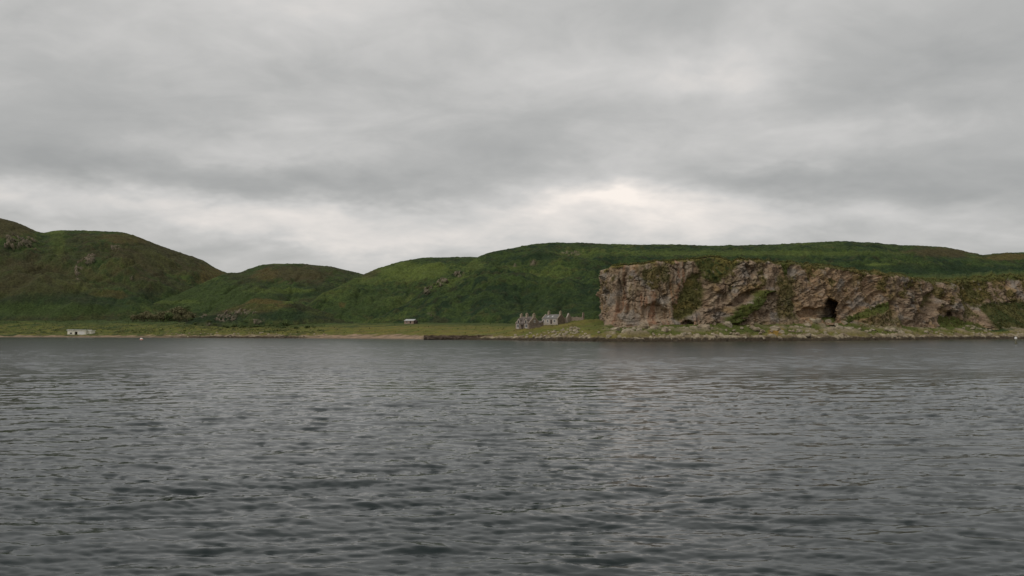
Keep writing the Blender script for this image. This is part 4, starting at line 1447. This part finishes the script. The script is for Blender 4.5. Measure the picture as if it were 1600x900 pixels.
# ---------------------------------------------------------------- scrub trees and bushes
def crown_mesh(name, seed, mat, rx, ry, rz_, zc, n=420, leaf=0.42):
    r_ = np.random.default_rng(seed)
    lobes = [(r_.uniform(-0.55, 0.55) * rx, r_.uniform(-0.55, 0.55) * ry, zc + r_.uniform(-0.45, 0.55) * rz_, r_.uniform(0.38, 0.62)) for _ in range(8)]
    vv, ff = [], []
    for i in range(n):
        lx, ly, lz, lr = lobes[i % 8]
        d = r_.normal(size=3)
        d /= np.linalg.norm(d)
        rad = lr * r_.uniform(0.55, 1.08)
        p = np.array([lx + d[0] * rx * rad, ly + d[1] * ry * rad, lz + d[2] * rz_ * rad])
        a = r_.normal(size=3)
        a /= np.linalg.norm(a)
        b_ = np.cross(a, d + 0.3 * r_.normal(size=3))
        b_ /= np.linalg.norm(b_) + 1e-6
        s1, s2 = leaf * r_.uniform(0.6, 1.3), leaf * r_.uniform(0.4, 0.9)
        k = len(vv)
        vv += [tuple(p - a * s1), tuple(p - b_ * s2 + d * 0.1), tuple(p + a * s1), tuple(p + b_ * s2 + d * 0.1)]
        ff.append((k, k + 1, k + 2, k + 3))
    me = bpy.data.meshes.new(name)
    me.from_pydata(vv, [], ff)
    me.materials.append(mat)
    me.update()
    return me


def trunk_mesh(name, seed, h):
    r_ = random.Random(seed)
    m_ = MB()
    m_.tube((0, 0, -0.5), (0.1, 0, h * 0.45), 0.22, 0.15)
    for k in range(5):
        a = k * 1.26 + r_.random()
        m_.tube((0.08, 0, h * (0.25 + 0.04 * k)), (math.cos(a) * h * 0.32, math.sin(a) * h * 0.3, h * r_.uniform(0.6, 0.85)), 0.11, 0.03, 5)
    return m_.mesh(name, M_BARK)


bpy.context.view_layer.update()
_dg = bpy.context.evaluated_depsgraph_get()


def land_z(x, y):
    hit, p_, *_ = scene.ray_cast(_dg, (x, y, 300.0), (0, 0, -1))
    return p_.z if hit else 0.0


CR = [crown_mesh('crown', 300 + i, (M_LEAF, M_LEAF, M_LEAF2)[i % 3], 3.3, 3.0, 2.1, 3.1) for i in range(5)]
TR = [trunk_mesh('trunk', 320 + i, 4.8) for i in range(3)]
rt = random.Random(9)
for i in range(20):
    tpx = 206 + 96 * (i + 0.6 * rt.random()) / 20
    Yt = 590 + (i % 3) * 11 + rt.uniform(0, 8)
    Xt = sofpx(tpx, 500) * Yt
    t_ = thing('scrub_tree', ('leftmost low scrub tree of the thicket at the foot of the left hills' if i == 0 else 'rightmost scrub tree of the thicket, nearest the rocky knoll' if i == 19 else 'dull olive scrub tree in the thicket at the foot of the left hills'), 'tree', (Xt, Yt, land_z(Xt, Yt) - 0.2), rt.uniform(0, 6.28),
               'scrub trees in the left thicket')
    sc_ = rt.uniform(1.1, 1.7) * (0.75 if i < 4 else 1.0)
    t_.scale = (sc_ * rt.uniform(0.9, 1.2), sc_, sc_ * rt.uniform(0.85, 1.1))
    for (nm, me) in (('crown', CR[i % 5]), ('trunk', TR[i % 3])):
        o = bpy.data.objects.new(nm, me)
        COL.objects.link(o)
        o.parent = t_

BU = [crown_mesh('shrub_foliage', 340 + i, M_LEAF2, 1.9, 1.8, 1.1, 0.9, 200, 0.34) for i in range(3)]
BS = MB()
for k in range(5):
    BS.tube((0, 0, -0.3), (0.9 * math.cos(k * 1.3), 0.9 * math.sin(k * 1.3), 1.1), 0.06, 0.02, 5)
BSm = BS.mesh('stem', M_BARK)
for i in range(24):
    bpx = 296 + 200 * (i + rt.random()) / 24
    Yt = shore_depth(bpx) + rt.uniform(44, 66)
    Xt = sofpx(bpx, 510) * Yt
    t_ = thing('shrub', 'dark green shrub at the foot of the rocky knoll', 'shrub', (Xt, Yt, land_z(Xt, Yt) - 0.2), rt.uniform(0, 6.28), 'shrubs below the rocky knoll')
    sc_ = rt.uniform(0.6, 1.15)
    t_.scale = (sc_ * 1.2, sc_, sc_ * rt.uniform(0.95, 1.4))
    for (nm, me) in (('foliage', BU[i % 3]), ('stem', BSm)):
        o = bpy.data.objects.new(nm, me)
        COL.objects.link(o)
        o.parent = t_
